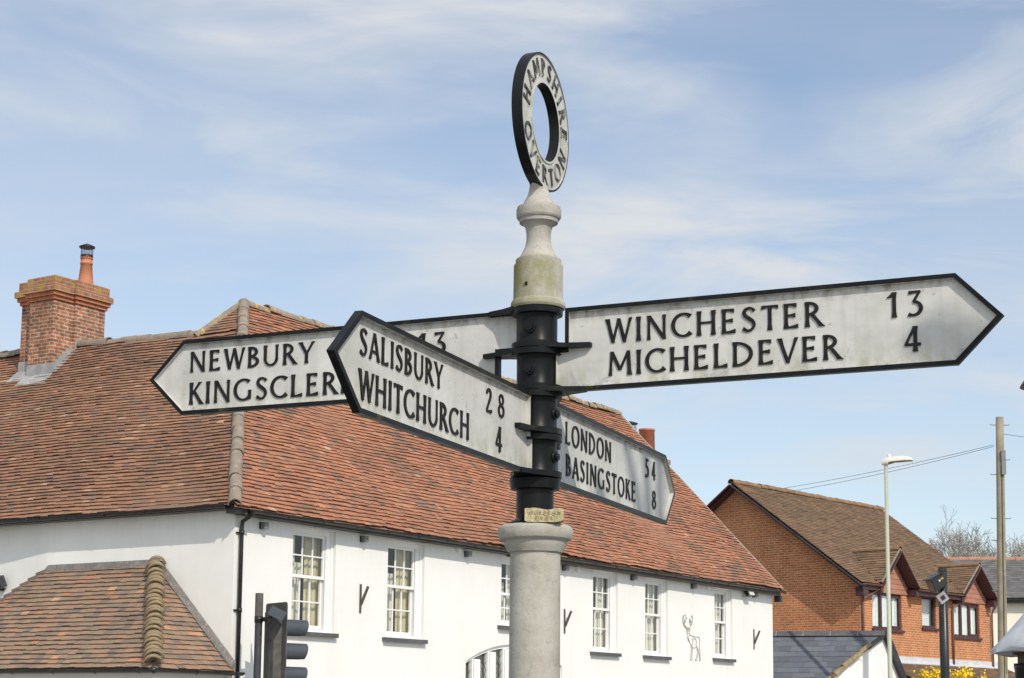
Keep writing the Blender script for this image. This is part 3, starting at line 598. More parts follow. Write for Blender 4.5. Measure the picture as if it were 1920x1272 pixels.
arm('arm lettered SALISBURY 28 WHITCHURCH 4', -158.7, True, 2.272, 2.508, .065, 1.163, 1.299, True,
    [('SALISBURY', -1.145, -.679, 2.410, .064), ('WHITCHURCH', -1.145, -.501, 2.308, .070), ('28', -.380, -.253, 2.404, .065), ('4', -.307, -.255, 2.308, .069)])
arm('arm lettered LONDON 54 BASINGSTOKE 8', 21.3, False, 2.272, 2.516, .140, 1.282, 1.396, False,
    [('LONDON', .255, .688, 2.409, .067), ('BASINGSTOKE', .260, .953, 2.312, .067), ('54', 1.071, 1.187, 2.414, .064), ('8', 1.152, 1.200, 2.313, .064)])
# stone lying on the column cap
st = MB(); rs = random.Random(5); nx = 16
xs = [-.0545 + .109 * i / nx for i in range(nx + 1)]; tops = [.038, .0395, .0385, .0400, .0402, .0398, .0385, .0370, .0360, .0352, .0350, .0362, .0385, .0395, .0392, .0388, .0380]
bots = [.004, .0015, .0, .0, .0, .0, .0, .0, .0, .0, .0, .0, .0, .0005, .002, .004, .006]
for i in range(nx):
    a, b = xs[i], xs[i + 1]; ya, yb = -.027 + .002 * math.sin(i * 1.7), -.027 + .002 * math.sin((i + 1) * 1.7)
    st.face([(a, ya, bots[i]), (b, yb, bots[i + 1]), (b, yb + .002, tops[i + 1]), (a, ya + .002, tops[i])]); st.face([(a, ya + .002, tops[i]), (b, yb + .002, tops[i + 1]), (b, .02, tops[i + 1] - .003), (a, .02, tops[i] - .003)])
    st.face([(b, .022, bots[i + 1]), (a, .022, bots[i]), (a, .02, tops[i] - .003), (b, .02, tops[i + 1] - .003)]); st.face([(a, .022, bots[i]), (b, .022, bots[i + 1]), (b, yb, bots[i + 1]), (a, ya, bots[i])])
for i in (0, nx):
    y_ = -.027 + .002 * math.sin(i * 1.7); st.face([(xs[i], y_, bots[i]), (xs[i], y_ + .002, tops[i]), (xs[i], .02, tops[i] - .003), (xs[i], .022, bots[i])])
sto = st.build('stone', STONE); sto.location = (FX + .0215, FY - .074, 2.1355); sto.rotation_euler = (0, 0, R(-2))
tag(sto, 'small yellowish stone with faint writing, resting on the cap of the fingerpost column', 'stone')
sl = MB(); text(sl, 'OVERTON', -.040, .046, .0215, .0095, -.0288, .0006); text(sl, 'ROCK', -.024, .024, .0075, .0085, -.0288, .0006); sl.build('writing', FADED, sto)

# ================================================================== PUB
CX, CY = -4.3603, 28.0; PR = R(90 - 32.7)
pub = empty('pub', (CX, CY, 0), PR, 'long white rendered pub with red clay tile roof, sash windows and a tile roofed porch', 'building')
PM = Matrix.Translation((CX, CY, 0)) @ Matrix.Rotation(PR, 4, 'Z')
XE = 20.30; K1 = math.tan(R(48)); K2 = math.tan(R(44)); ZF, ZL = 4.80, 4.85; OV = .26
WIN = [(1.44, 2.567, 2.94, 4.66), (4.05, 5.160, 2.94, 4.66), (7.73, 8.82, 3.32, 4.66), (11.27, 12.325, 2.94, 4.66), (13.57, 14.632, 2.94, 4.66), (17.01, 17.968, 2.99, 4.66)]
ARCH = (6.535, 10.02)
def arch_top(x):
    c = (ARCH[0] + ARCH[1]) / 2; h = (ARCH[1] - ARCH[0]) / 2; rise = .372; r = (h * h + rise * rise) / (2 * rise); return 2.600 + rise - r + math.sqrt(max(0, r * r - (x - c) ** 2))
wl = MB()
xsx = sorted(set([0, XE] + [w_[0] for w_ in WIN] + [w_[1] for w_ in WIN] + [ARCH[0], ARCH[1]])); zs = [0, 1.2, 2.55, 2.94, 2.99, 3.32, 4.66, 4.79]
for xa, xb in zip(xsx[:-1], xsx[1:]):
    for za, zb in zip(zs[:-1], zs[1:]):
        xm, zm = (xa + xb) / 2, (za + zb) / 2
        if any(w_[0] < xm < w_[1] and w_[2] < zm < w_[3] for w_ in WIN): continue
        if ARCH[0] < xm < ARCH[1] and 1.2 < zm < 2.99: continue
        wl.face([(xa, 0, za), (xb, 0, za), (xb, 0, zb), (xa, 0, zb)], 1)
n = 36; aw = ARCH[1] - ARCH[0]; RD = .14
for i in range(n):
    xa, xb = ARCH[0] + aw * i / n, ARCH[0] + aw * (i + 1) / n
    zt = 2.99
    wl.face([(xa, 0, arch_top(xa)), (xb, 0, arch_top(xb)), (xb, 0, zt), (xa, 0, zt)], 1)
    wl.face([(xa, RD, arch_top(xa)), (xb, RD, arch_top(xb)), (xb, 0, arch_top(xb)), (xa, 0, arch_top(xa))], 1)
for x in ARCH: wl.face([(x, 0, 1.2), (x, RD, 1.2), (x, RD, 2.6), (x, 0, 2.6)], 1)
for (a, b, z0, z1) in WIN:
    wl.face([(a, 0, z0), (a, RD, z0), (a, RD, z1), (a, 0, z1)], 1); wl.face([(b, RD, z0), (b, 0, z0), (b, 0, z1), (b, RD, z1)], 1)
    wl.face([(a, 0, z0), (b, 0, z0), (b, RD, z0), (a, RD, z0)], 1); wl.face([(a, 0, z1), (a, RD, z1), (b, RD, z1), (b, 0, z1)], 1)
# left wall with a slight bend, far end and back
yb_ = 4.18; xr = .62
wl.face([(0, yb_, 0), (0, 0, 0), (0, 0, 4.86), (0, yb_, 4.86)], 0); wl.face([(xr, 13, 0), (0, yb_, 0), (0, yb_, 4.86), (xr, 13, 4.86)], 0)
wl.face([(XE, 0, 0), (XE, 8.3, 0), (XE, 8.3, 4.7), (XE - .25, 4.03, 9.45), (XE, 0, 4.7)], 0)
wl.face([(xr, 13, 0), (xr, 13, 4.7), (8, 13, 4.7), (8, 13, 0)], 0); wl.face([(8, 13, 0), (8, 13, 4.7), (8, 8.3, 4.7), (8, 8.3, 0)], 0); wl.face([(8, 8.3, 0), (8, 8.3, 4.7), (XE, 8.3, 4.7), (XE, 8.3, 0)], 0)
wl.build('wall', [STUCCO, STUCCO_FRONT], pub)
# dark rooms behind the upper windows
rm = MB(); rm.face([(.5, 3.2, 2.6), (XE - .2, 3.2, 2.6), (XE - .2, 3.2, 4.75), (.5, 3.2, 4.75)]); rm.face([(.5, .16, 2.62), (XE - .2, .16, 2.62), (XE - .2, 3.2, 2.62), (.5, 3.2, 2.62)]); rm.face([(.5, .16, 4.76), (XE - .2, .16, 4.76), (XE - .2, 3.2, 4.76), (.5, 3.2, 4.76)])
for x in (.5, 3.3, 6.3, 10.2, 12.95, 15.8, XE - .2): rm.face([(x, .16, 2.6), (x, 3.2, 2.6), (x, 3.2, 4.76), (x, .16, 4.76)])
rm.face([(6.3, 2.2, 0), (10.3, 2.2, 0), (10.3, 2.2, 2.6), (6.3, 2.2, 2.6)]); rm.build('interior_wall', ROOM, pub)

def curtain(mb, x0, x1, y, z0, z1, mi, folds=5, amp=.022, slant=0.0):
    n = folds * 6
    for i in range(n):
        a, b = i / n, (i + 1) / n
        f = lambda t: y + amp * math.sin(t * folds * 6.283)
        xa, xb = x0 + (x1 - x0) * a, x0 + (x1 - x0) * b
        mb.face([(xa, f(a), z0), (xb, f(b), z0), (xb + slant, f(b), z1), (xa + slant, f(a), z1)], mi, .5, True)
def sash_window(parent, a, b, z0, z1, zm, idx):
    D0 = .085; jl, jr = .085, .135
    fm = MB(); fm.box(a, a + jl, D0, D0 + .12, z0, z1); fm.box(b - jr, b, D0, D0 + .12, z0, z1); fm.box(a + jl, b - jr, D0, D0 + .12, z1 - .085, z1); fm.box(a + jl, b - jr, D0, D0 + .12, z0, z0 + .045)
    fm.box(b - jr - .018, b - jr, D0 + .012, D0 + .022, z0 + .045, z1 - .085); fm.box(b - .05, b, D0 - .025, D0, z0, z1)
    win = fm.build('window', WHITEP, parent)
    xl, xr_ = a + jl, b - jr - .018; st_ = .045
    def sash(y, za, zb, bot, top):
        s = MB(); s.box(xl, xl + st_, y, y + .04, za, zb); s.box(xr_ - st_, xr_, y, y + .04, za, zb); s.box(xl + st_, xr_ - st_, y, y + .04, za, za + bot); s.box(xl + st_, xr_ - st_, y, y + .04, zb - top, zb)
        gx0, gx1, gz0, gz1 = xl + st_, xr_ - st_, za + bot, zb - top; zc = (gz0 + gz1) / 2
        for k in (1, 2):
            x = gx0 + (gx1 - gx0) * k / 3; s.box(x - .012, x + .012, y + .004, y + .03, gz0, zc - .011); s.box(x - .012, x + .012, y + .004, y + .03, zc + .011, gz1)
        s.box(gx0, gx1, y + .002, y + .032, zc - .011, zc + .011)
        o = s.build('sash', WHITEP, win)
        p = MB(); p.face([(gx0, y + .022, gz0), (gx1, y + .022, gz0), (gx1, y + .022, gz1), (gx0, y + .022, gz1)]); p.build('pane', GLASS, win)
    sash(D0 + .03, zm - .025, z1 - .085, .05, .045); sash(D0 + .075, z0 + .045, zm + .02, .075, .045)
    s = MB(); s.box(a - .13, b + .03, -.085, D0 + .06, z0 - .062, z0 - .003); s.box(a - .13, b + .03, -.085, -.06, z0 - .075, z0 - .062); s.build('sill', SILL, win)
    c = MB(); yc = D0 + .20; wd = xr_ - xl
    curtain(c, xl - .05, xl + wd * (.36 if idx < 2 else .44), yc, z0, z1, 0, 3, .012, -.02); curtain(c, xl + wd * .62, xr_ + .10, yc, z0, z1, 1 if idx < 2 else 0, 4, .011, .0)
    curtain(c, xl + wd * .40, xl + wd * .60, yc + .05, z0, zm + .25, 0, 2, .010)
    c.build('curtain', [CURTAIN, CURTAIN_Y], win)
for i, (a, b, z0, z1) in enumerate(WIN): sash_window(pub, a, b, z0, z1, (3.86 if i != 2 else 3.95), i)
# arched ground floor window: mullions and diamond leaded lights
aw_ = MB(); yv = .05
for i in range(n):
    xa, xb = ARCH[0] + aw * i / n, ARCH[0] + aw * (i + 1) / n
    za, zb = arch_top(xa), arch_top(xb)
    aw_.hexa([(xa, yv, za - .07), (xb, yv, zb - .07), (xa, yv + .1, za - .07), (xb, yv + .1, zb - .07), (xa, yv, za - .001), (xb, yv, zb - .001), (xa, yv + .1, za - .001), (xb, yv + .1, zb - .001)])
PAN = [(ARCH[0] + .02 + .535 * k, ARCH[0] + .29 + .535 * k) for k in range(7)]
for k in range(7):
    x0, x1 = PAN[k][1], (PAN[k + 1][0] if k < 6 else ARCH[1]); zt = min(arch_top(x0), arch_top(min(x1, ARCH[1]))) - .065
    aw_.box(x0, x1, yv, yv + .08, 1.26, zt); aw_.box(x0 + .02, x0 + .10, yv - .035, yv, 1.26, zt - .015); aw_.box((x0 + x1) / 2 + .03, x1 - .015, yv - .02, yv, 1.26, zt - .015)
aw_.box(ARCH[0], ARCH[1], yv - .03, yv + .1, 1.2, 1.26)
awo = aw_.build('window', WHITEP, pub); awo['label'] = 'arched window with diamond leaded lights'
gp = MB()
for k in range(7):
    lp = MB()
    x0, x1 = PAN[k]; zt = min(arch_top(x0), arch_top(x1)) - .07
    gp.face([(x0, yv + .04, 1.26), (x1, yv + .04, 1.26), (x1, yv + .04, zt), (x0, yv + .04, zt)])
    h = .34; wd = x1 - x0; z = 1.26 - h
    while z < zt:
        for (xa, za, xb, zb) in ((x0, z, x1, z + h), (x1, z, x0, z + h), (x0, z + h / 2, (x0 + x1) / 2, z + h), ((x0 + x1) / 2, z, x1, z + h / 2), ((x0 + x1) / 2, z, x0, z + h / 2), (x1, z + h / 2, (x0 + x1) / 2, z + h)):
            if max(za, zb) < zt and min(za, zb) > 1.26: lp.beam((xa, yv + .036, za), (xb, yv + .036, zb), .006, .008, 0, (0, 1, 0))
        z += h
    lp.build('lead_came', LEADCAME, awo)
gp.build('pane', GLASS, awo)
cc = MB(); curtain(cc, ARCH[0], ARCH[1], yv + .16, 1.0, 2.94, 0, 22, .010); cc.build('curtain', NET_D, awo)
# roof
rf = MB()
Tf = (3.955 + OV) / math.cos(R(48)); Tl = (4.53 + OV) / math.cos(R(44))
c48, s48, c44, s44 = math.cos(R(48)), math.sin(R(48)), math.cos(R(44)), math.sin(R(44))
def hipx(t): z = ZF + t * s48; return (z - ZL) / K2 - OV
def farx(t): return XE + .02 - .85 * t / Tf
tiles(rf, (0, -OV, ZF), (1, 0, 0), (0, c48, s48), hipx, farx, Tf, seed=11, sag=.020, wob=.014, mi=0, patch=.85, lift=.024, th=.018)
def lhip(t):       # s runs along -y
    x = -OV + t * c44; z = ZL + t * s44; y = (z - ZF) / K1 - OV
    if x > 3.76 and t < (3.97 + OV) / c44 and x < 3.98: return -(4.45 + 3.2 * (x - 3.76) / .19)
    return -y if x < 4.53 else -99
def lleft(t):
    x = -OV + t * c44
    rid = 3.78
    if x < rid: return -13.0
    f = (x - rid) / (4.53 - rid); return -(4.50 + (3.97 - 4.50) * f)
def ridge_x(y): return 3.78 + .19 * max(0, min(1, (y - 4.4) / 3.2))
def tl_min(t):
    x = -OV + t * c44
    if x > 3.97: return lleft(t)
    if x > 3.78: return -13.0 if False else -(13.0)
    return -13.0
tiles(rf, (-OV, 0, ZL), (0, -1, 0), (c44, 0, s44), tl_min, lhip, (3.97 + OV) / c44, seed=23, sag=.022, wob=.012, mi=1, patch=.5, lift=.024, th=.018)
# the small upper triangle of the hip end above the wing ridge
tiles(rf, (-OV + (3.80 + OV), 0, ZL + (3.80 + OV) * K2), (0, -1, 0), (c44, 0, s44), lambda t: lleft(t + (3.80 + OV) / c44), lambda t: -((ZL + (t + (3.80 + OV) / c44) * s44 - ZF) / K1 - OV), (4.53 - 3.80) / c44, seed=29, sag=.0, wob=.010, mi=1)
# decks under the tiles and the unseen slopes
AP = Vector((4.53, 3.955, ZL + (4.53 + OV) * K2)); FR = Vector((XE - .83, 3.98, AP.z + .03)); e = .02
def zl(x): return ZL + (x + OV) * K2
wr0 = Vector((3.80, 4.48, zl(3.80))); wr1 = Vector((3.97, 7.7, zl(3.97))); wr2 = Vector((3.97, 13, zl(3.97)))
hc = Vector((hipx(0), -OV, ZF))
rf.face([hc - Vector((0, 0, e)), (XE, -OV, ZF - e), FR - Vector((0, 0, e)), AP - Vector((0, 0, e))], 0, .1)
rf.face([(-OV, 13, ZL - e), (-OV, -.2, ZL - e), AP - Vector((0, 0, e)), wr0 - Vector((0, 0, e)), wr1 - Vector((0, 0, e)), wr2 - Vector((0, 0, e))], 1, .1)
rf.face([AP, FR, (XE, 8.5, 4.8), (8.2, 8.5, 4.8)], 0, .3); rf.face([AP, (8.2, 8.5, 4.8), wr0 + Vector((.6, .3, -.4)), wr0], 0, .3)
rf.face([wr0, (8.2, 8.5, 4.8), (8.2, 13, 4.8), wr2, wr1], 1, .3)
rf.face([(XE + .02, -OV, ZF), (XE + .02, 8.5, 4.8), FR], 0, .3)
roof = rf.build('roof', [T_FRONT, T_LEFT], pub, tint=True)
hm = MB(); halfround(hm, [hc + Vector((.05, .05, .02)), AP + Vector((0, 0, .02))], .105, .40, mi=0, seed=4, jit=.008, step=.016); hm.build('hip_tiles', MORTAR, roof)
hm = MB(); halfround(hm, [AP + Vector((-.05, 0, 0)), (9, 3.96, AP.z - .03), (14, 3.97, AP.z + .0), FR], .115, .33, seed=5, jit=.012); halfround(hm, [AP + Vector((0, .02, 0)), wr0], .09, .33, seed=6); hm.build('ridge_tiles', RIDGE_L, roof)
hm = MB(); halfround(hm, [wr0 + Vector((.10, -.1, .0)), wr1 + Vector((0, 0, .0)), wr2 + Vector((0, 0, .0))], .125, .36, seed=8, jit=.010); hm.build('ridge_tiles', MORTAR, roof)
hm = MB()
for i in range(60):
    t0, t1 = Tf * i / 60, Tf * (i + 1.0) / 60
    f = lambda t, dx, dz: (farx(t) + dx, -OV + t * c48, ZF + t * s48 + dz)
    hm.face([f(t0, -.06, .035), f(t0, .10, .045), f(t1, .10, .045), f(t1, -.06, .035)]); hm.face([f(t0, .10, .045), f(t0, .10, -.05), f(t1, .10, -.05), f(t1, .10, .045)])
    hm.face([f(t0, .10, .045), f(t0, -.06, .035), f(t0, -.06, .0), f(t0, .10, .0)])
hm.build('verge', RIDGE_V if 'RIDGE_V' in globals() else MORTAR, roof)
# eaves: soffits, gutters, downpipe
sf = MB(); sf.box(.0, 7.9, -.205, -.001, 4.695, 4.80, 0); sf.box(7.9, XE + .05, -.205, -.001, 4.665, 4.80, 1); sf.box(-.215, -.001, -.205, 12.5, 4.775, 4.86, 2); sf.box(-.215, 0, -.205, -.001, 4.70, 4.775, 2)
for x in (2.0, 5.05, 8.1, 11.2, 14.2, 17.2): sf.box(x - .004, x + .004, -.208, -.002, 4.69 if x < 7.9 else 4.66, 4.693 if x < 7.9 else 4.663, 2)
sf.build('soffit', [SOFFIT, BROWN_SOFFIT, BLACK_G], pub)
def gutter(mb, p, q, r=.055, mi=0):
    p, q = Vector(p), Vector(q); d = (q - p).normalized(); sd_ = d.cross(Vector((0, 0, 1))); n = 8
    for i in range(n):
        a, b = math.pi * i / n, math.pi * (i + 1) / n
        f = lambda t, rr: sd_ * rr * math.cos(t) - Vector((0, 0, 1)) * rr * math.sin(t)
        mb.face([p + f(a, r), q + f(a, r), q + f(b, r), p + f(b, r)], mi, .5, True); mb.face([p + f(a, r - .006), q + f(a, r - .006), q + f(b, r - .006), p + f(b, r - .006)], mi, .5, True)
    m_ = int((q - p).length / .9)
    for k in range(m_ + 1):
        c = p + d * min((q - p).length - .02, .02 + k * .9); mb.tube([c + f2 for f2 in (sd_ * (r + .004), sd_ * (r * .75) - Vector((0, 0, r * .75)), -Vector((0, 0, r + .004)), -sd_ * (r * .75) - Vector((0, 0, r * .75)), -sd_ * (r + .004))], .008, 5, mi)
gt = MB(); gutter(gt, (.05, -.265, 4.775), (XE + .12, -.265, 4.775)); gt.build('gutter', BLACK_G, pub)
gt = MB(); gutter(gt, (-.272, 12.5, 4.835), (-.272, -.05, 4.835)); gt.build('gutter', BLACK_G, pub)
dp = MB(); dp.tube([(.10, -.265, 4.73), (.10, -.20, 4.66), (.10, -.075, 4.60), (.10, -.06, 4.52), (.10, -.06, .1)], .034, 12)
dp.tube([(.10, -.265, 4.76), (.10, -.255, 4.68)], .043, 12)
for z in (4.42, 3.2, 2.0, .9): dp.tube([(.10, -.06, z - .035), (.10, -.06, z + .035)], .043, 12); dp.box(.02, .18, -.03, -.001, z - .012, z + .012)
dp.build('downpipe', BLACK_G, pub)
# end of gutter stub and bracket at the far end
eb = MB(); eb.box(XE + .02, XE + .14, -.20, -.04, 4.50, 4.66); eb.tube([(XE + .05, -.265, 4.75), (XE + .22, -.265, 4.74)], .03, 8); eb.build('gutter_end', BLACK_G, pub)
# deer drawing on the wall, pale line work
dr = MB()
def dpt(cx, cy):
    u, v = 1260 + cx / 10.6, 1130 + cy / 10.6; return (15.363 + (u - 1280) * .0268, -.006, 3.90 - (v - 1155) * .01195 + (u - 1295) * .0009)
DL = [[(300, 585), (296, 660), (310, 730), (345, 800), (372, 880), (372, 980), (366, 1060), (352, 1130), (372, 1150), (392, 1140), (386, 1080), (392, 1000), (394, 900), (384, 830)],
      [(345, 600), (352, 640), (400, 660), (450, 678), (500, 676), (535, 690), (548, 740), (540, 830), (540, 900), (552, 980), (552, 1080), (560, 1150), (536, 1160), (540, 1090), (528, 1000), (512, 930), (480, 870)],
      [(388, 830), (395, 880), (430, 905), (465, 890), (480, 860), (500, 910), (520, 970), (510, 1040), (490, 1120), (478, 1158), (458, 1150), (478, 1080), (496, 1000), (486, 920)],
      [(300, 600), (282, 560), (290, 520), (310, 495), (336, 500), (352, 530), (345, 570), (326, 600), (310, 620)], [(296, 545), (318, 560), (340, 545)], [(300, 520), (330, 525)],
      [(290, 520), (250, 480), (222, 430), (208, 370), (206, 300), (216, 245)], [(222, 430), (246, 440), (270, 470), (300, 500)], [(214, 390), (236, 360), (226, 300), (238, 240), (262, 240), (262, 280)], [(240, 420), (262, 380), (256, 330), (282, 290), (290, 320)], [(226, 410), (244, 395), (240, 340)],
      [(340, 505), (366, 460), (396, 410), (402, 350), (404, 290), (396, 250), (380, 250), (380, 290)], [(380, 430), (366, 380), (340, 340), (346, 310), (360, 330), (384, 380)], [(366, 455), (352, 420), (336, 370)],
      [(345, 640), (330, 660), (324, 720), (345, 790)], [(425, 690), (440, 720), (465, 720), (478, 790), (470, 850)], [(400, 700), (410, 760), (398, 830)]]
for ps in DL:
    c_ = cat([Vector(p) for p in ps], 5); dr.tube([dpt(p.x, p.y) for p in c_], .0085, 4, cap=False)
dr.build('deer_drawing', DEERP, pub)
# chimney
ch_poly = [(3.26, 7.86), (3.79, 7.86), (3.79, 7.80), (4.60, 7.80), (4.60, 8.95), (3.41, 8.95), (3.41, 8.54), (3.26, 8.54)]
cm = MB(); cm.prism(ch_poly, 7.9, 9.80, 0)
for z0, z1, off, mi in ((9.80, 9.875, -.035, 2), (9.875, 9.955, -.075, 2), (9.955, 10.075, -.115, 1), (10.075, 10.27, -.055, 1)): cm.prism(inset(ch_poly, off), z0, z1, mi)
cm.prism(inset(ch_poly, .05), 10.27, 10.31, 3)
chm = cm.build('chimney', [BRICK_OLD, BRICK_LICHEN, BRICK_RED, MORTAR], pub)
def pot(mb, c, z0, z1, r0, r1):
    mb.lathe([(z0, r0 * 1.1), (z0 + .04, r0 * 1.08), (z0 + .07, r0), (z1 - .17, r1), (z1 - .165, r1 * 1.10), (z1 - .12, r1 * 1.10), (z1 - .115, r1 * 1.02), (z1 - .05, r1 * 1.02), (z1 - .045, r1 * 1.12), (z1, r1 * 1.10)], c=c, seg=24)
def cowl(mb, c, z, r, h=.22):
    mb.lathe([(z - .03, r * 1.05), (z + .035, r * 1.05)], c=c, seg=20)
    for k in range(4):
        t = k * math.pi / 2 + .5; x, y = c[0] + r * math.cos(t), c[1] + r * math.sin(t); mb.beam((x, y, z), (x, y, z + h), .018, .018)
    for k in range(20):
        t = k * math.pi / 10; x, y = c[0] + r * math.cos(t), c[1] + r * math.sin(t); mb.tube([(x, y, z), (x, y, z + h)], .0035, 3)
    for zz in (.2, .4, .6, .8): mb.tube([(c[0] + r * math.cos(t), c[1] + r * math.sin(t), z + h * zz) for t in [k * math.pi / 10 for k in range(20)]], .003, 3, closed=True)
    mb.lathe([(z + h - .005, r * 1.30), (z + h + .02, r * 1.34), (z + h + .09, r * .12)], c=c, seg=20)
pm = MB(); pot(pm, (4.52, 8.32), 10.30, 11.0, .165, .118); po = pm.build('chimney_pot', TERRA, chm)
pm = MB(); cowl(pm, (4.52, 8.32), 11.0, .125, .20); pm.build('cowl', BLACK_G, chm)
fl = MB()
def zr(x): return zl(x) + .045
fl.face([(3.26 - .012, 7.80, zr(3.26) + .20), (3.26 - .012, 8.56, zr(3.26) + .20), (3.26 - .012, 8.56, zr(3.25)), (3.26 - .012, 7.80, zr(3.25))]); fl.face([(3.248, 7.78, zr(3.25)), (3.248, 8.58, zr(3.25)), (3.0, 8.60, zr(3.0)), (3.0, 7.74, zr(3.0))])
fl.face([(3.398, 8.54, zr(3.4) + .2), (3.398, 8.97, zr(3.4) + .2), (3.398, 8.97, zr(3.4)), (3.398, 8.54, zr(3.4))]); fl.face([(3.398, 8.54, zr(3.4)), (3.398, 9.0, zr(3.4)), (3.14, 9.02, zr(3.14)), (3.14, 8.6, zr(3.14))])
ns = 8
for i in range(ns):
    xa, xb = 3.25 + .72 * i / ns, 3.25 + .72 * (i + 1) / ns; yy = 7.845 if xb < 3.80 else 7.788
    fl.face([(xa, yy, zr(xa) - .02), (xb, yy, zr(xb) - .02), (xb, yy, zr(xb) + .14), (xa, yy, zr(xb) + .12)]); fl.face([(xa, yy, zr(xa)), (xb, yy, zr(xb)), (xb, yy - .12, zr(xb)), (xa, yy - .12, zr(xa))])
fl.build('flashing', LEAD, chm)
# chimney of the house behind, its pots show over the far end of the pub ridge
bc_t = empty('chimney_stack', PM @ Vector((25.55, 6.7, 0)), PR, 'brick chimney stack with two clay pots showing over the far end of the pub ridge', 'chimney')
bc = MB(); bc.prism([(-1.1, -.42), (1.1, -.42), (1.1, .42), (-1.1, .42)], 0, 9.2); bc.prism([(-1.16, -.48), (1.16, -.48), (1.16, .48), (-1.16, .48)], 9.2, 9.35); bc.build('stack', BRICK_OLD, bc_t)
pm = MB(); pm.lathe([(9.35, .25), (10.20, .235), (10.205, .255), (10.26, .25)], c=(.53, 0), seg=20); pm.build('chimney_pot', TERRA, bc_t)
pm = MB(); pot(pm, (-.50, 0), 9.35, 10.05, .17, .15); cpt = pm.build('chimney_pot', TERRA, bc_t); pm = MB(); cowl(pm, (-.50, 0), 10.05, .17, .22); pm.build('cowl', BLACK_G, cpt)
# porch: hipped lean-to roof against the left wall
PZ0, PZ1, PO = 2.235, 3.985, 1.80; KP = (PZ1 - PZ0) / PO; pa = math.atan(KP); cp, sp_ = math.cos(pa), math.sin(pa); TP = PO / cp
yR0, yR1, yL0, yL1 = -.09, 1.66, 5.55, 4.13
pr = MB()
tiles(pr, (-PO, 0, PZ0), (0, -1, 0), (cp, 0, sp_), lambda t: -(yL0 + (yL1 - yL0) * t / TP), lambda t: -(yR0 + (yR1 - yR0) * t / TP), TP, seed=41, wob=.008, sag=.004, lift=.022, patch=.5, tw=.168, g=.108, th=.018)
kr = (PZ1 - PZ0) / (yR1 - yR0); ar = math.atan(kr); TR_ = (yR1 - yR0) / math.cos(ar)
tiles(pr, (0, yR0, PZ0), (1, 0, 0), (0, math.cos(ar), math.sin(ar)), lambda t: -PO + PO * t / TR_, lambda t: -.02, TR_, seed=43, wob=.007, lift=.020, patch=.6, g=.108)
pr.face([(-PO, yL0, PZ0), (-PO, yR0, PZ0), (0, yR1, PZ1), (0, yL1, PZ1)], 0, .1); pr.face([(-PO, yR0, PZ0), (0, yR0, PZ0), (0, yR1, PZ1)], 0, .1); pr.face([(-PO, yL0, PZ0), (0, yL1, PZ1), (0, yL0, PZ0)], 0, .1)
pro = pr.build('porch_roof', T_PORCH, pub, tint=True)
hb = MB(); p0, p1 = Vector((-PO - .01, yR0 - .01, PZ0 + .05)), Vector((-.06, yR1 - .06, PZ1 + .0))
halfround(hb, [p0, p1], .150, .112, seed=9, step=.030, jit=.010, ang=(-72, 72)); hb.build('hip_tiles', HIPM, pro)
hb = MB(); nst = 18
for i in range(nst):
    t = i / nst; x = -PO + PO * t; y = yL0 + (yL1 - yL0) * t; z = PZ0 + (PZ1 - PZ0) * t
    hb.hexa([(x - .04, y - .10, z + .005), (x + .12, y - .10, z + .09), (x - .04, y + .09, z + .0), (x + .12, y + .07, z + .08), (x - .04, y - .10, z + .055), (x + .12, y - .10, z + .12), (x - .04, y + .09, z + .03), (x + .12, y + .07, z + .10)], 0)
hb.build('hip_tiles', T_PORCH, pro)
pf = MB(); pf.hexa([(-.10, yR1 - .06, PZ1 - .06), (-.10, yL1 + .04, PZ1 - .06), (-.003, yR1 - .06, PZ1 + .02), (-.003, yL1 + .04, PZ1 + .02), (-.09, yR1 - .06, PZ1 - .03), (-.09, yL1 + .04, PZ1 - .03), (-.002, yR1 - .04, PZ1 + .075), (-.002, yL1 + .02, PZ1 + .075)])
pf.hexa([(-.095, yR0, PZ0 + .045), (-.003, yR0 - .02, PZ0 + .045), (-.095, yR1, PZ1 - .005 + .045), (-.003, yR1, PZ1 + .045), (-.095, yR0, PZ0 + .075), (-.003, yR0 - .02, PZ0 + .15), (-.095, yR1, PZ1 + .05), (-.003, yR1 - .02, PZ1 + .14)])
pf.build('flashing', FLASH, pro)
gt = MB(); gutter(gt, (-PO - .055, yL0, PZ0 - .005), (-PO - .055, yR0 - .06, PZ0 - .005)); gutter(gt, (-PO - .05, yR0 - .055, PZ0 - .005), (.12, yR0 - .055, PZ0 - .005)); gt.tube([(-PO - .055, yR0 - .06, PZ0 - .05), (-PO - .055, yR0 - .06, PZ0 + .02)], .062, 12); gt.build('gutter', BLACK_G, pro)
pw = MB(); pw.prism([(-PO + .2, yR0 + .2), (-.001, yR0 + .2), (-.001, yL0 - .2), (-PO + .2, yL0 - .2)], 0, PZ0 - .02); pw.build('porch_wall', STUCCO, pub)

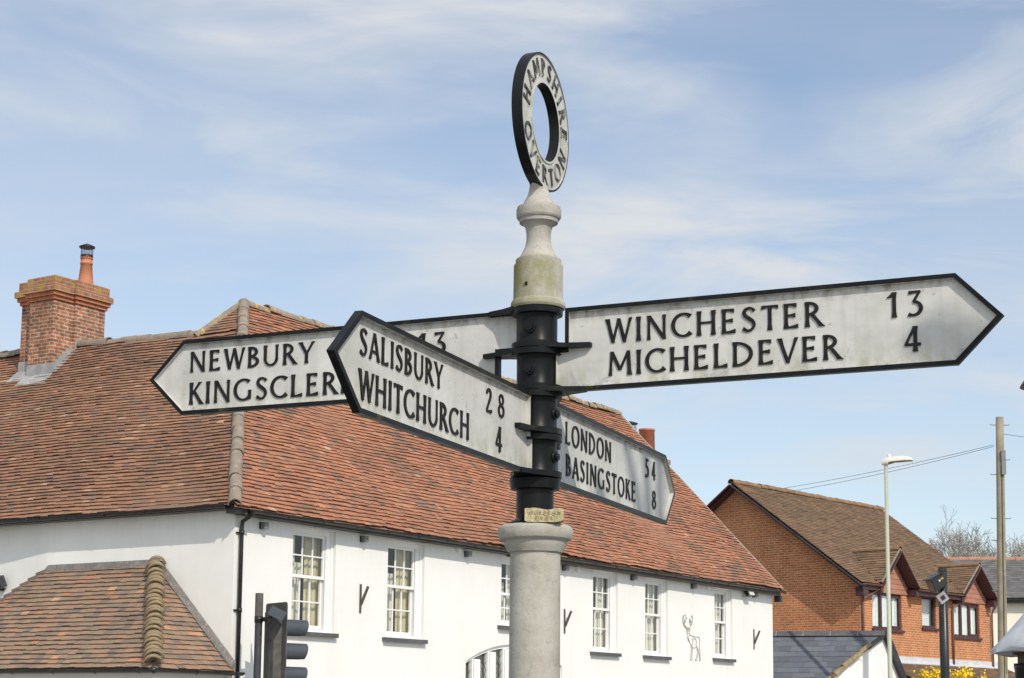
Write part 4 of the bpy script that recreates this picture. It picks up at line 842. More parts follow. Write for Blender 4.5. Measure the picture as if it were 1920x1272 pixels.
# fixtures on the pub walls
def pub_pt(x, y, z): return PM @ Vector((x, y, z))
def wall_light(x, z, label):
    t = empty('wall_light', pub_pt(x, 0, z), PR, label, 'wall light', 'wall lights along the front of the pub')
    m = MB(); m.box(-.05, .05, -.022, -.001, -.055, .055); m.build('back_plate', BLACK_G, t)
    m = MB(); pl = [(-.042, -.022), (.042, -.022)]; pl = [(.042 , -.022), (.055, -.075)] + [(.055 * math.cos(a), -.085 - .055 * math.sin(a)) for a in [math.pi * k / 8 for k in range(9)]] + [(-.055, -.075), (-.042, -.022)]
    m.prism(pl[::-1], -.055, .05); m.build('shade', GREY_MET, t); return t
for x, lab in ((.633, 'small grey half round wall light between the downpipe and the first sash window'), (3.276, 'small grey half round wall light above the bracket between the first two sash windows'), (6.486, 'small grey half round wall light beside a white box right of the second sash window'), (10.048, 'small grey half round wall light just right of the fingerpost column'), (12.938, 'small grey half round wall light between the two close sash windows right of the column'), (15.826, 'small grey half round wall light above the deer drawing'), (19.156, 'small grey half round wall light near the far corner of the white pub')): wall_light(x, 4.60 if x > 1 else 4.585, lab)
def flag_bracket(x, zb, label):
    t = empty('flag_bracket', pub_pt(x, 0, zb), PR, label, 'bracket', 'forked flag brackets on the pub front')
    m = MB(); m.box(-.022, .022, -.018, -.001, 0, .495); m.build('back_strip', BROWN_SOFFIT, t)
    m = MB(); m.beam((0, -.022, .14), (0.02, -.155, .455), .045, .02, 0, (1, 0, 0)); m.build('angled_arm', BROWN_SOFFIT, t)
flag_bracket(3.27, 3.325, 'rusty brown forked flag bracket between the first two sash windows'); flag_bracket(10.10, 3.27, 'rusty brown forked flag bracket just right of the fingerpost column'); flag_bracket(19.165, 3.27, 'rusty brown forked flag bracket near the far corner of the pub')
def sensor(x, z, label):
    m = MB(); m.box(-.032, .032, -.06, -.001, -.05, .05); m.box(-.026, .026, -.072, -.06, -.04, .02); o = m.build('junction_box', WHITEP); o.location = pub_pt(x, 0, z); o.rotation_euler = (0, 0, PR); tag(o, label, 'box', 'small white boxes under the pub eaves')
sensor(6.20, 4.655, 'small white box under the eaves left of the third wall light'); sensor(10.58, 4.615, 'small white box under the eaves right of the fingerpost column'); sensor(16.60, 4.61, 'small white box under the eaves left of the last sash window')
fl_ = empty('floodlight', pub_pt(18.62, -.02, 4.66), PR, 'white faced floodlight tucked under the eaves near the far end of the pub', 'floodlight')
m = MB(); m.obox((0, -.10, -.03), (1, 0, 0), (0, 1, -.5), (0, .5, 1), .11, .05, .10); m.build('housing', BLACK_G, fl_)
m = MB(); m.obox((.02, -.16, .0), (1, 0, 0), (0, 1, -.5), (0, .5, 1), .125, .012, .10); m.build('lens', LAMPH, fl_)
m = MB(); m.box(-.03, .03, -.07, .018, .0, .06); m.build('bracket', BLACK_G, fl_)
xw = .62 * (5.3 - 4.18) / (13 - 4.18)
f2 = empty('floodlight', pub_pt(xw, 5.33, 3.80), PR, 'small dark floodlight on the white wall left of the porch roof', 'floodlight')
m = MB(); m.obox((-.13, 0, 0), (1, 0, .5), (0, 1, 0), (-.5, 0, 1), .07, .13, .10); m.build('housing', DKGREY, f2); m = MB(); m.box(-.10, -.0, -.02, .02, -.14, -.02); m.build('bracket', BLACK_G, f2)
m = MB(); m.obox((-.205, 0, -.035), (1, 0, .5), (0, 1, 0), (-.5, 0, 1), .006, .11, .08); m.build('lens', GREY_MET, f2)

# ================================================================== TRAFFIC SIGNAL
SX, SY = -.27, -.78
ts = empty('traffic_signal', pub_pt(SX, SY, .12), R(36), 'dark grey traffic signal on a pole in front of the white pub, seen from behind', 'traffic signal')
m = MB(); m.lathe([(0, .057), (2.92, .057), (2.925, .062), (3.30, .062), (3.305, .03)], seg=18, mis=[1, 1, 0, 0]); m.build('pole', [PLATE, DKGREY], ts, sharp=40)
hx, hz = .30, 2.56                                       # head: visors point along local +x
m = MB(); 
bp_ = []
for (cy_, cz_, a0) in ((.335, .56, 0), (-.245, .56, 90), (-.245, -.86, 180), (.335, -.86, 270)):
    for k in range(6): a = R(a0 + 18 * k); bp_.append((cy_ + .05 * math.cos(a), cz_ + .05 * math.sin(a)))
nb = len(bp_); b0 = len(m.v)
OY = -.045; OV_ = -.14
m.v += [(hx + dx, y + OY, z + hz) for dx in (0, .012) for y, z in bp_]; m.f += [tuple(range(nb - 1, -1, -1)), tuple(range(nb, 2 * nb))] + [(i, (i + 1) % nb, nb + (i + 1) % nb, nb + i) for i in range(nb)]; m.m += [0] * (nb + 2); m.t += [.5] * (nb + 2); m.sm += [False] * (nb + 2)
m.build('backboard', PLATE, ts)
m = MB(); m.box(hx - .14, hx, OY - .15, OY + .15, hz - .74, hz + .46); m.box(hx - .145, hx - .14, OY - .05, OY + .05, hz - .6, hz + .3); m.build('housing', PLATE, ts)
for k, zz in enumerate((.22, -.14, -.50)):
    v = MB(); sg = 20
    for i in range(sg):
        a, b = R(-60 + 300 * i / sg), R(-60 + 300 * (i + 1) / sg); rr = .135
        q = lambda a, x, r_: (hx + x, OV_ + r_ * math.cos(a), hz + zz + r_ * math.sin(a))
        d = lambda a: .42 + .03 * math.sin(a)
        v.face([q(a, .012, rr), q(b, .012, rr), q(b, d(b), rr * .97), q(a, d(a), rr * .97)], 0, .5, True); v.face([q(a, .012, rr - .006), q(b, .012, rr - .006), q(b, d(b), rr * .97 - .006), q(a, d(a), rr * .97 - .006)], 0, .5, True)
        v.face([q(a, d(a), rr * .97), q(b, d(b), rr * .97), q(b, d(b), rr * .97 - .006), q(a, d(a), rr * .97 - .006)])
    v.tube([(hx + .012, OV_, hz + zz), (hx + .03, OV_, hz + zz)], .11, 20, 1); v.build('visor', [VISOR, BLACK_G], ts)
m = MB()
for zz in (3.02, 1.95): m = MB(); m.beam((0, -.02, zz - .12), (hx - .05, OY + .12, zz - .12), .05, .05); m.tube([(0, 0, zz - .17), (0, 0, zz - .07)], .066, 16); m.build('clamp', BLACK_G, ts)
m = MB(); m.obox((.10, -.40, 2.98), (.8, -.45, -.45), (.5, .85, 0), (.4, -.2, .85), .12, .085, .075); m.build('detector', VISOR, ts)
m = MB(); m.tube([(.0, 0, 2.90), (.02, -.16, 2.92), (.06, -.30, 2.93)], .016, 8); m.tube([(.02, -.12, 2.92), (.03, -.2, 2.78), (.05, -.28, 2.84), (.06, -.3, 2.93)], .006, 6); m.build('detector_arm', BLACK_G, ts)

# ================================================================== BRICK HOUSE
HX, HY = 10.7595, 55.0; HR = R(90 - 41.0)
hs = empty('brick_house', (HX, HY, 0), HR, 'orange brick house with brown tile roof and two gabled dormers behind the pub', 'house')
KH = (9.196 - 5.74) / 4.745; ah = math.atan(KH); ch, sh = math.cos(ah), math.sin(ah); TH_ = 4.745 / ch; HL = 8.85
wb = MB(); wins = [(.742, 2.60, 4.40, 5.53), (3.938, 4.905, 4.56, 5.56), (6.107, 8.00, 4.36, 5.50)]
xs_ = sorted([0, HL] + [q for w_ in wins for q in w_[:2]]); zz_ = sorted(set([0, 5.62] + [q for w_ in wins for q in w_[2:]]))
for xa, xb in zip(xs_[:-1], xs_[1:]):
    for za, zb in zip(zz_[:-1], zz_[1:]):
        if any(w_[0] < (xa + xb) / 2 < w_[1] and w_[2] < (za + zb) / 2 < w_[3] for w_ in wins): continue
        wb.face([(xa, 0, za), (xb, 0, za), (xb, 0, zb), (xa, 0, zb)])
for (a, b, z0, z1) in wins:
    for f in ([(a, 0, z0), (a, .1, z0), (a, .1, z1), (a, 0, z1)], [(b, .1, z0), (b, 0, z0), (b, 0, z1), (b, .1, z1)], [(a, 0, z0), (b, 0, z0), (b, .1, z0), (a, .1, z0)], [(a, 0, z1), (a, .1, z1), (b, .1, z1), (b, 0, z1)]): wb.face(f)
wb.face([(0, 8.9, 0), (0, 0, 0), (0, 0, 5.90), (0, 4.445, 9.10), (0, 8.9, 5.90)]); wb.face([(HL, 0, 0), (HL, 8.9, 0), (HL, 8.9, 5.9), (HL, 4.445, 9.1), (HL, 0, 5.9)]); wb.face([(0, 8.9, 0), (0, 8.9, 5.9), (HL, 8.9, 5.9), (HL, 8.9, 0)])
wb.build('wall', BRICK, hs)
GAB = ((1.88, 1.15, 5.80, 6.925), (7.33, 1.20, 5.76, 6.80))
def in_gablet(x, t):
    z = 5.74 + t * sh
    return any(abs(x - xc) < hw and z < zf - .02 + (za - zf) * (1 - abs(x - xc) / hw) for xc, hw, zf, za in GAB)
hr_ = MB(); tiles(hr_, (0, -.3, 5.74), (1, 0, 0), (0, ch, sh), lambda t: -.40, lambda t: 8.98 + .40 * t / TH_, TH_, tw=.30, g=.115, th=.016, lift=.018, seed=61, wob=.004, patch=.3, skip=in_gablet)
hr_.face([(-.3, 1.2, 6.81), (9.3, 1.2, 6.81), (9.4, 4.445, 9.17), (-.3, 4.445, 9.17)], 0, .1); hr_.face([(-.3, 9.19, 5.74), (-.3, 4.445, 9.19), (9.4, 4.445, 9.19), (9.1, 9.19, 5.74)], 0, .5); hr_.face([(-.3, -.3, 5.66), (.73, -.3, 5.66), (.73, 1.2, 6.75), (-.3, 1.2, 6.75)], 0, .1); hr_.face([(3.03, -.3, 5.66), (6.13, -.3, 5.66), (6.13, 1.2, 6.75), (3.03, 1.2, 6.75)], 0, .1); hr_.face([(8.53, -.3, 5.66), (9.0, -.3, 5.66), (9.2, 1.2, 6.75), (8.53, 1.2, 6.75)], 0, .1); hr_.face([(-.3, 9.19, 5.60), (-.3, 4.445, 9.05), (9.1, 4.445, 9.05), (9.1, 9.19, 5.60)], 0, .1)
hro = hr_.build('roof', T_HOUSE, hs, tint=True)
m = MB(); halfround(m, [(-.42, 4.445, 9.19), (9.4, 4.445, 9.19)], .12, .4, seed=12); m.build('ridge_tiles', RIDGE_B, hro)
for yy, zz, mt in ((-.34, 5.70, BARGE), (9.23, 5.70, PURPLE)):
    m = MB(); m.beam((-.425, yy, zz - .06), (-.425, 4.445, 9.19 - .09), .035, .20, 0, (1, 0, 0)); m.build('bargeboard', mt, hs)
    m = MB(); m.beam((9.0, yy, zz - .06), (9.0, 4.445, 9.19 - .09), .035, .20, 0, (1, 0, 0)); m.build('bargeboard', mt, hs)
m = MB(); m.face([(-.40, -.3, 5.58), (0, -.3, 5.58), (0, 4.445, 9.03), (-.40, 4.445, 9.03)]); m.face([(-.40, 9.19, 5.58), (0, 9.19, 5.58), (0, 4.445, 9.03), (-.40, 4.445, 9.03)]); m.build('verge_soffit', PURPLE, hs)
m = MB(); m.box(-.30, .0, -.30, -.03, 5.35, 5.62); m.build('eaves_box', PURPLE, hs)
for xa, xb in ((-.34, .72), (3.04, 6.16), (8.60, 9.0)): m = MB(); m.box(xa, xb, -.31, -.28, 5.54, 5.70); m.box(xa, xb, -.28, -.002, 5.54, 5.56); m.build('fascia', PURPLE, hs)
for xa, xb in ((-.34, .78), (2.98, 6.22), (8.56, 9.05)): m = MB(); gutter(m, (xa, -.37, 5.715), (xb, -.37, 5.715), .055); m.build('gutter', GUTBROWN, hs)
for x, zt in ((-.0 + .05, 5.62), (5.93, 5.55), (8.80, 5.62)):
    m = MB(); dx = .45 if x < 8 and x > 1 else (.75 if x < 1 else 0.0)
    m.tube([(x + dx, -.36, 5.68), (x + dx * .9, -.30, 5.60), (x + .04, -.08, 5.30), (x, -.07, 5.18), (x, -.07, 3.32)], .038, 8); m.build('downpipe', GUTBROWN, hs)
def casement(a, b, z0, z1, lights, net):
    f = MB(); y0 = .05; fr = .07
    f.box(a, a + fr, y0, y0 + .08, z0, z1); f.box(b - fr, b, y0, y0 + .08, z0, z1); f.box(a + fr, b - fr, y0, y0 + .08, z1 - fr, z1); f.box(a + fr, b - fr, y0, y0 + .08, z0, z0 + fr); wd = (b - a)
    for k in range(1, lights): x = a + wd * k / lights; f.box(x - .055, x + .055, y0 - .008, y0 + .08, z0 + fr, z1 - fr)
    if lights == 3: x2 = a + wd * 2 / 3; f.box(x2 - .055, b - fr + .01, y0 - .012, y0 - .001, z0 + fr, z0 + fr + .05); f.box(b - fr - .06, b - fr + .01, y0 - .012, y0 - .001, z0 + fr + .05, z1 - fr); f.box(x2 - .055, b - fr + .01, y0 - .012, y0 - .001, z1 - fr - .05, z1 - fr)
    wo = f.build('window', PURPLE, hs)
    p = MB(); p.face([(a + fr, y0 + .05, z0 + fr), (b - fr, y0 + .05, z0 + fr), (b - fr, y0 + .05, z1 - fr), (a + fr, y0 + .05, z1 - fr)]); p.build('pane', GLASS, wo)
    s = MB(); s.box(a - .06, b + .06, -.07, y0 + .02, z0 - .085, z0 - .002); s.build('sill', PURPLE, wo)
    c = MB()
    if net: curtain(c, a + .02, b - .02, y0 + .085, z0, z1, 0, int(5 * wd), .015)
    else: curtain(c, a + wd * .45, b, y0 + .22, z0, z1, 0, 4, .03)
    c.face([(a, .6, z0), (b, .6, z0), (b, .6, z1), (a, .6, z1)], 1); c.build('curtain', [NET, ROOM], wo)
casement(*wins[0], 3, True); casement(*wins[1], 1, False); casement(*wins[2], 3, True)
def gablet(xc, hw, zf, za, seed):
    yb = (za - 5.74) / KH - .3 + .05; k = (za - zf) / hw; aa = math.atan(k); T = hw / math.cos(aa)
    g_ = MB()
    for sgn in (-1, 1):
        U = Vector((-sgn * math.cos(aa), 0, math.sin(aa))); S = Vector((0, 1, 0)) if sgn > 0 else Vector((0, -1, 0))
        O = Vector((xc + sgn * hw, 0, zf))
        if S.cross(U).z < 0: S = -S
        def far(t):                                   # where this slope meets the main roof
            z = zf + t * math.sin(aa); return (z - 5.74) / KH - .3
        if S.y > 0: tiles(g_, O, S, U, lambda t: -.36, far, T, tw=.27, g=.115, th=.016, lift=.018, seed=seed, wob=.004)
        else: tiles(g_, O, S, U, lambda t: -far(t), lambda t: .36, T, tw=.27, g=.115, th=.016, lift=.018, seed=seed + 1, wob=.004)
        g_.face([(xc + sgn * hw, -.36, zf - .02), (xc, -.36, za - .02), (xc, yb, za - .02), (xc + sgn * hw, -.25, zf - .02)], 0, .1)
    go = g_.build('dormer_roof', T_HOUSE, hs, tint=True)
    m = MB(); halfround(m, [(xc, -.40, za + .0), (xc, yb + .1, za + .0)], .10, .34, seed=seed); m.build('ridge_tiles', RIDGE_B, go)
    m = MB()
    for sgn in (-1, 1):
        m = MB(); m.beam((xc + sgn * (hw + .02), -.375, zf - .10), (xc, -.375, za - .09), .035, .17, 0, (0, 1, 0)); m.beam((xc + sgn * (hw + .04), -.385, zf + .0), (xc, -.385, za + .005), .05, .035, 1, (0, 1, 0))
        m.face([(xc + sgn * hw, -.36, zf - .10), (xc, -.36, za - .10), (xc, .0, za - .10), (xc + sgn * hw, .0, zf - .10)], 0)
        m.box(xc + sgn * (hw - .02) - .08, xc + sgn * (hw - .02) + .08, -.36, -.002, zf - .32, zf - .10, 0); m.build('bargeboard', [PURPLE, MORTAR], go)
    t = MB(); zw = 5.53; tiles(t, (xc, -.012, zw), (1, 0, 0), (0, .02, 1), lambda q: -max(0, (za - .1 - zw - q) / k), lambda q: max(0, (za - .1 - zw - q) / k), za - zw - .1, tw=.27, g=.16, th=.012, lift=.012, seed=seed + 3, wob=.003)
    t.face([(xc - (za - zw) / k, 0, zw), (xc + (za - zw) / k, 0, zw), (xc, 0, za)], 0, .3); t.build('dormer_wall', T_HUNG, go, tint=True)
gablet(1.88, 1.15, 5.80, 6.925, 71); gablet(7.33, 1.20, 5.76, 6.80, 81)
# lean-to roof and lead flashing along its top
m = MB(); m.box(1.2, 9.6, -.035, -.002, 3.40, 3.575); m.hexa([(1.2, -.16, 3.33), (9.6, -.16, 3.33), (1.2, -.01, 3.40), (9.6, -.01, 3.40), (1.2, -.17, 3.36), (9.6, -.17, 3.36), (1.2, -.035, 3.43), (9.6, -.035, 3.43)]); m.build('flashing', LEAD_P, hs)
m = MB(); a2 = R(24); tiles(m, (0, -2.9, 3.38 - 2.9 * math.tan(a2)), (1, 0, 0), (0, math.cos(a2), math.sin(a2)), lambda t: 1.0, lambda t: 11.2 - 1.5 * t / 3.17, 2.85 / math.cos(a2), tw=.3, g=.12, th=.016, lift=.018, seed=91, wob=.004)
m.face([(1, -2.9, 2.07), (11.2, -2.9, 2.07), (9.7, 0, 3.36), (1, 0, 3.36)], 0, .1); m.build('lean_to_roof', T_HOUSE, hs, tint=True)
m = MB(); m.box(1.2, 10.2, -2.6, -.05, 0, 2.0); m.build('lean_to_wall', BRICK, hs)

# ================================================================== SLATE OUTBUILDING
ob = empty('outbuilding', (0, 0, 0), 0, 'low white outbuilding with blue slate roof between the pub and the brick house', 'outbuilding')
Bp = Vector((10.26, 49.0, 3.93)); rd = Vector((-.948, .317, 0)).normalized(); vl = Vector((-.9 * 1.93, -.44 * 1.93, -1.30)); vr = Vector((.9 * .60, .44 * .60, -1.28))
A_ = Bp + rd * 4.6; Lc = Bp + vl * 2.0; Rc = Bp + vr * 1.9
Sd = -rd; nrm = Sd.cross(-vl.normalized()).normalized(); Ud = nrm.cross(Sd)
if Ud.z < 0: Ud = -Ud
m = MB(); Tt = -(vl * 2.0).dot(Ud); O = Bp - Ud * Tt; sl_ = (vl * 2.0).dot(Sd)
tiles(m, O, Sd, Ud, lambda t: -7.0, lambda t: sl_ * (1 - t / Tt), Tt - .02, tw=.30, g=.215, th=.007, lift=.008, seed=101, wob=.006, patch=.2, coarse=.7)
m.face([O + Sd * -7, O + Sd * sl_, Bp, Bp + Sd * -7], 0, .1)
S2 = rd; U2 = (-vr).normalized(); m.face([Bp, Rc, Rc + rd * 7, Bp + rd * 7], 0, .4)
obr = m.build('roof', T_SLATE, ob, tint=True)
m = MB()
for i in range(8):
    a, b = Bp + rd * (i * .75) + Vector((0, 0, .02)), Bp + rd * (i * .75 + .725) + Vector((0, 0, .02)); u = Vector((0, 0, 1)); s_ = rd.cross(u)
    for sg, mi in ((-1, 0), (1, 0)):
        m.face([a + u * .05, b + u * .05, b + s_ * sg * .15 - u * .09, a + s_ * sg * .15 - u * .09], mi)
    q0, q1 = b, Bp + rd * ((i + 1) * .75) + Vector((0, 0, .02))
    for sg in (-1, 1): m.face([q0 + u * .053, q1 + u * .053, q1 + s_ * sg * .153 - u * .09, q0 + s_ * sg * .153 - u * .09], 1)
m.build('ridge_tiles', [SILL, MORTAR], obr)
gn = vl.cross(vr).normalized(); gn = gn if gn.y < 0 else -gn
m = MB(); off_ = -gn * .08; m.face([Bp + off_ + Vector((0, 0, -.10)), Lc + off_ + Vector((0, 0, -.1)), Vector((Lc.x, Lc.y, 0)) + off_, Vector((Rc.x, Rc.y, 0)) + off_, Rc + off_ + Vector((0, 0, -.1))])
m.face([Vector((Lc.x, Lc.y, 0)) + off_, Lc + off_ + Vector((0, 0, -.1)), Lc + off_ + rd * 6.5 + Vector((0, 0, -.1)), Vector((Lc.x, Lc.y, 0)) + off_ + rd * 6.5]); m.build('wall', STUCCO_FRONT, ob)
m = MB(); m.beam(Bp + gn * .02, Rc + gn * .02 + Vector((0, 0, .0)), .16, .13, 0, gn); m.build('bargeboard', BARGE, obr); m = MB(); m.beam(Bp + gn * .02 + Vector((0, 0, -.03)), Bp + vl * .32 + gn * .02, .10, .08, 0, gn); m.build('bargeboard', BARGE, obr)
m = MB(); pa_, pb_ = Bp + vl * .28 + gn * .02, Bp + vl * 2.0 + gn * .02; halfround(m, [pb_, pa_], .085, .34, seed=14, jit=.02); m.build('verge_tiles', HIPM, obr)
m = MB(); pc = Bp + vl * .40 + gn * .03; m.beam((pc.x, pc.y, 0), (pc.x, pc.y, pc.z - .1), .07, .07); m.build('vent_pipe', GREY_MET, ob)

# ================================================================== CREAM HOUSE far right
cr = empty('cream_house', (20.0, 84.0, 0), R(-4), 'cream rendered house with grey slate roof and red ridge, behind the telegraph pole', 'house')
m = MB(); m.box(2.2, 16, 0, 8, 0, 7.25); m.face([(2.2, 0, 7.25), (2.2, 8, 7.25), (2.2, 4, 9.2)]); m.face([(16, 0, 7.25), (16, 8, 7.25), (16, 4, 9.2)]); m.build('wall', CREAM, cr)
m = MB(); a3 = math.atan((9.45 - 7.25) / 4.45); tiles(m, (0, -.45, 7.25), (1, 0, 0), (0, math.cos(a3), math.sin(a3)), lambda t: 0.0, lambda t: 16.4, 4.45 / math.cos(a3), tw=.34, g=.24, th=.01, lift=.012, seed=111, wob=.006)
m.face([(0, -.45, 7.2), (16.4, -.45, 7.2), (16.4, 4, 9.4), (0, 4, 9.4)], 0, .1); m.face([(0, 8.45, 7.2), (0, 4, 9.4), (16.4, 4, 9.4), (16.4, 8.45, 7.2)], 0, .3); cro = m.build('roof', T_SLATE2, cr, tint=True)
m = MB(); halfround(m, [(0, 4, 9.42), (16.4, 4, 9.42)], .15, .45, seed=15); m.build('ridge_tiles', PINKBRICK, cro)
m = MB(); gutter(m, (0, -.52, 7.2), (16.4, -.52, 7.2), .07); m.box(0, 16.4, -.45, -.42, 7.0, 7.2); m.build('gutter', BLACK_G, cr)

# ================================================================== STREET LAMP, TELEGRAPH POLE, WIRES
sl_o = empty('street_lamp', (9.735, 46.0, 0.12), R(-4), 'tall pale green street lamp with cream lantern in front of the brick house', 'street lamp')
m = MB(); m.lathe([(0, .085), (1.2, .085), (1.25, .062), (8.02, .046)], seg=14); m.build('pole', LAMPG, sl_o)
m = MB(); prof = [(-.10, .05, .05), (-.07, .085, .075), (.05, .10, .09), (.25, .15, .10), (.45, .17, .10), (.60, .14, .075), (.67, .085, .045), (.70, .02, .01)]
b0 = 0; sg = 16
for x, hw, hh in prof:
    for k in range(sg):
        t = 2 * math.pi * k / sg; zz = max(0, math.sin(t)) * hh * 1.45 + min(0, math.sin(t)) * .02; m.v.append((x, hw * math.cos(t), 8.10 + zz + .045 * min(1, max(0, x / .6)) + (-.05 if x < .1 else 0) * (math.sin(t) < -.1)))
for i in range(len(prof) - 1):
    for k in range(sg):
        a = i * sg + k; c = i * sg + (k + 1) % sg; m.f.append((a, c, c + sg, a + sg)); m.m.append(1 if (sg // 2 <= k) and i >= 2 else 0); m.t.append(.5); m.sm.append(True)
m.f += [tuple(range(sg)), tuple(range(len(prof) * sg - 1, (len(prof) - 1) * sg - 1, -1))]; m.m += [0, 0]; m.t += [.5, .5]; m.sm += [False, False]
m.build('lantern', [LAMPH, LENS], sl_o)
m = MB(); m.lathe([(8.20, .040), (8.29, .040), (8.315, .025)], c=(.09, 0), seg=12); m.build('photocell', WHITEP, sl_o)
tp = empty('telegraph_pole', (12.03, 44.0, 0.12), 0, 'weathered wooden telegraph pole with step irons at the right', 'telegraph pole')
m = MB(); tpx = lambda z: .045 + .0165 * (z - 2.6); m.tube([(tpx(z), 0, z - .12) for z in (0, 2, 4, 6, 8, 9.10)], [.128, .121, .113, .106, .099, .095], 16); m.build('pole', WOODP, tp)
m = MB(); m.tube([(tpx(z) + .012, -.112 + .002 * z, z) for z in (0, 2, 4, 6, 7.6)], .018, 6); m.tube([(tpx(z) + .04 + .02 * math.sin(z * 3), -.105 + .002 * z, z) for z in (2.6, 3.0, 3.5, 4, 4.5, 5)], .01, 5); m.build('cable_conduit', DKGREY, tp)
m = MB(); m.box(tpx(8) - .005, tpx(8) + .10, -.16, -.09, 7.52, 8.12); m.build('junction_box', GREY_MET, tp)
for i, z in enumerate((8.9, 8.02, 7.65, 6.55, 6.0, 5.35, 4.75)):
    s_ = (-1, 1)[i % 2] if i else 0
    for s2 in ((-1, 1) if i in (0, 3) else ((1,) if i in (1, 5) else (-1,))):
        m = MB(); m.tube([(tpx(z) + s2 * .09, 0, z - .12), (tpx(z) + s2 * .23, 0, z - .12), (tpx(z) + s2 * .24, 0, z - .09)], .010, 6); m.build('step_iron', GREY_MET, tp)
def wire(p, q, sag_, label, r=.0065):
    p, q = Vector(p), Vector(q); m = MB(); m.tube([p.lerp(q, t / 14) - Vector((0, 0, sag_ * 4 * (t / 14) * (1 - t / 14))) for t in range(15)], r, 5); o = m.build('overhead_wire', CABLE); tag(o, label, 'wire', 'wires from the telegraph pole')
wire((12.02, 44, 8.40), (7.55, 60, 9.05), .10, 'upper of the two wires running left from the telegraph pole past the street lamp')
wire((12.02, 44, 8.36), (7.70, 60, 8.93), .12, 'lower of the two wires running left from the telegraph pole past the street lamp')
wire((12.24, 44, 8.68), (17.2, 40, 8.1), .25, 'wire running right from the telegraph pole out of the picture')

# ================================================================== BLACK SENSOR POLE
cp_o = empty('sensor_pole', (6.055, 25.0, 0.12), 0, 'black pole with a hooded black detector and a tilted grey square box', 'pole')
m = MB(); m.lathe([(0, .066), (3.58, .064), (3.585, .05)], seg=20); m.build('pole', BLACK_G, cp_o)
m = MB(); hx0 = Vector((-.10, -.09, 3.38)); dx_ = Vector((-.80, -.25, -.42)).normalized(); sy_ = dx_.cross(Vector((0, 0, 1))).normalized(); uz_ = sy_.cross(dx_)
q = []
for t, hh, hw in ((-.10, .080, .070), (.115, .100, .085)):
    c = hx0 + dx_ * t
    q += [c - sy_ * hw - uz_ * hh, c + sy_ * hw - uz_ * hh, c - sy_ * hw + uz_ * hh, c + sy_ * hw + uz_ * hh]
m.hexa([q[0], q[1], q[2], q[3], q[4], q[5], q[6], q[7]]); m.obox(hx0 + dx_ * .0 + uz_ * .100, dx_, sy_, uz_, .15, .095, .006); m.build('detector', BLACK_G, cp_o)
m = MB(); m.obox(hx0 + dx_ * .117, dx_, sy_, uz_, .003, .07, .08); m.build('lens', WOODF, cp_o)
m = MB(); m.obox(hx0 + dx_ * .0 - sy_ * .080 + uz_ * .02, dx_, sy_, uz_, .012, .004, .012, 0); m.obox(hx0 + dx_ * -.05 - sy_ * .078 + uz_ * .03, dx_, sy_, uz_, .022, .004, .012, 1); m.build('marking', [WHITEP, ORANGE], cp_o)
m = MB(); m.beam((-.06, -.03, 3.32), (0, 0, 3.24), .05, .09); m.build('bracket', BLACK_G, cp_o)
m = MB(); c = Vector((-.03, -.085, 3.165)); d1, d2 = Vector((.80, .12, .60)), Vector((-.60, -.09, .80)); n3 = d1.cross(d2).normalized(); m.obox(c, d1, d2, n3, .068, .068, .018, 0); m.obox(c + n3 * (.0195 if n3.y < 0 else -.0195), d1, d2, n3, .031, .031, .004, 1); m.obox(c + Vector((.02, .05, 0)), (1, 0, 0), (0, 1, 0), (0, 0, 1), .02, .035, .03, 1); m.build('square_box', [LEAD, BLACK_G], cp_o)

# ================================================================== LEAD ROOFED SHELTER and LANTERN at the right edge
aw_o = empty('shelter', (4.62, 14.0, 0.12), 0, 'pale lead roofed canopy on brown timber and black posts at the right edge', 'shelter')
m = MB(); cx_, hwid = 0.0, .83
lev = [(2.000, .845), (2.03, .845), (2.11, .765), (2.22, .675), (2.34, .575), (2.46, .46), (2.60, .33), (2.78, .18), (2.95, .05)]
seg = 8; rs = random.Random(3)
for i, (z, r_) in enumerate(lev):
    for k in range(seg * 4):
        t = 2 * math.pi * (k + .5) / (seg * 4); a = (t % (2 * math.pi / seg)) - math.pi / seg; rr = r_ / math.cos(a) * math.cos(math.pi / seg) ** .5; rr *= 1 + .012 * math.sin(k * 2.1 + i)
        m.v.append((rr * math.cos(t), rr * math.sin(t), z + .012 * math.sin(k * 1.57)))
nn = seg * 4
for i in range(len(lev) - 1):
    for k in range(nn): a = i * nn + k; c = i * nn + (k + 1) % nn; m.f.append((a, c, c + nn, a + nn)); m.m.append(0); m.t.append(.5); m.sm.append(i > 0)
m.f.append(tuple(range(nn - 1, -1, -1))); m.m.append(0); m.t.append(.5); m.sm.append(False); m.build('roof', LEAD_P, aw_o)
m = MB(); m.lathe([(1.92, .66), (1.985, .66), (1.99, .70), (2.00, .70)], seg=8, smooth=False); m.build('timber_frame', WOODF, aw_o)
for k in range(4):
    t = R(45 + 90 * k + 42); m = MB(); m.lathe([(0, .10), (1.70, .085), (1.72, .10), (1.78, .10), (1.80, .115), (1.87, .115), (1.88, .12), (1.92, .12)], c=(.56 * math.cos(t), .56 * math.sin(t)), seg=4 * 4); m.build('post', BLACK_G, aw_o)
ln = empty('lantern_post', (4.265, 14.0, 0.12), 0, 'black lantern with pale glass cut off by the right edge of the picture', 'lamp post')
m = MB(); m.lathe([(0, .10), (.9, .07), (1.0, .045), (3.86, .035), (3.88, .06), (3.90, .06)], seg=16); m.build('post', BLACK_G, ln)
m = MB(); m.lathe([(3.90, .08), (3.93, .15), (3.945, .15)], seg=18); m.lathe([(4.115, .215), (4.13, .21), (4.16, .19), (4.21, .155), (4.26, .09), (4.30, .03)], seg=18)
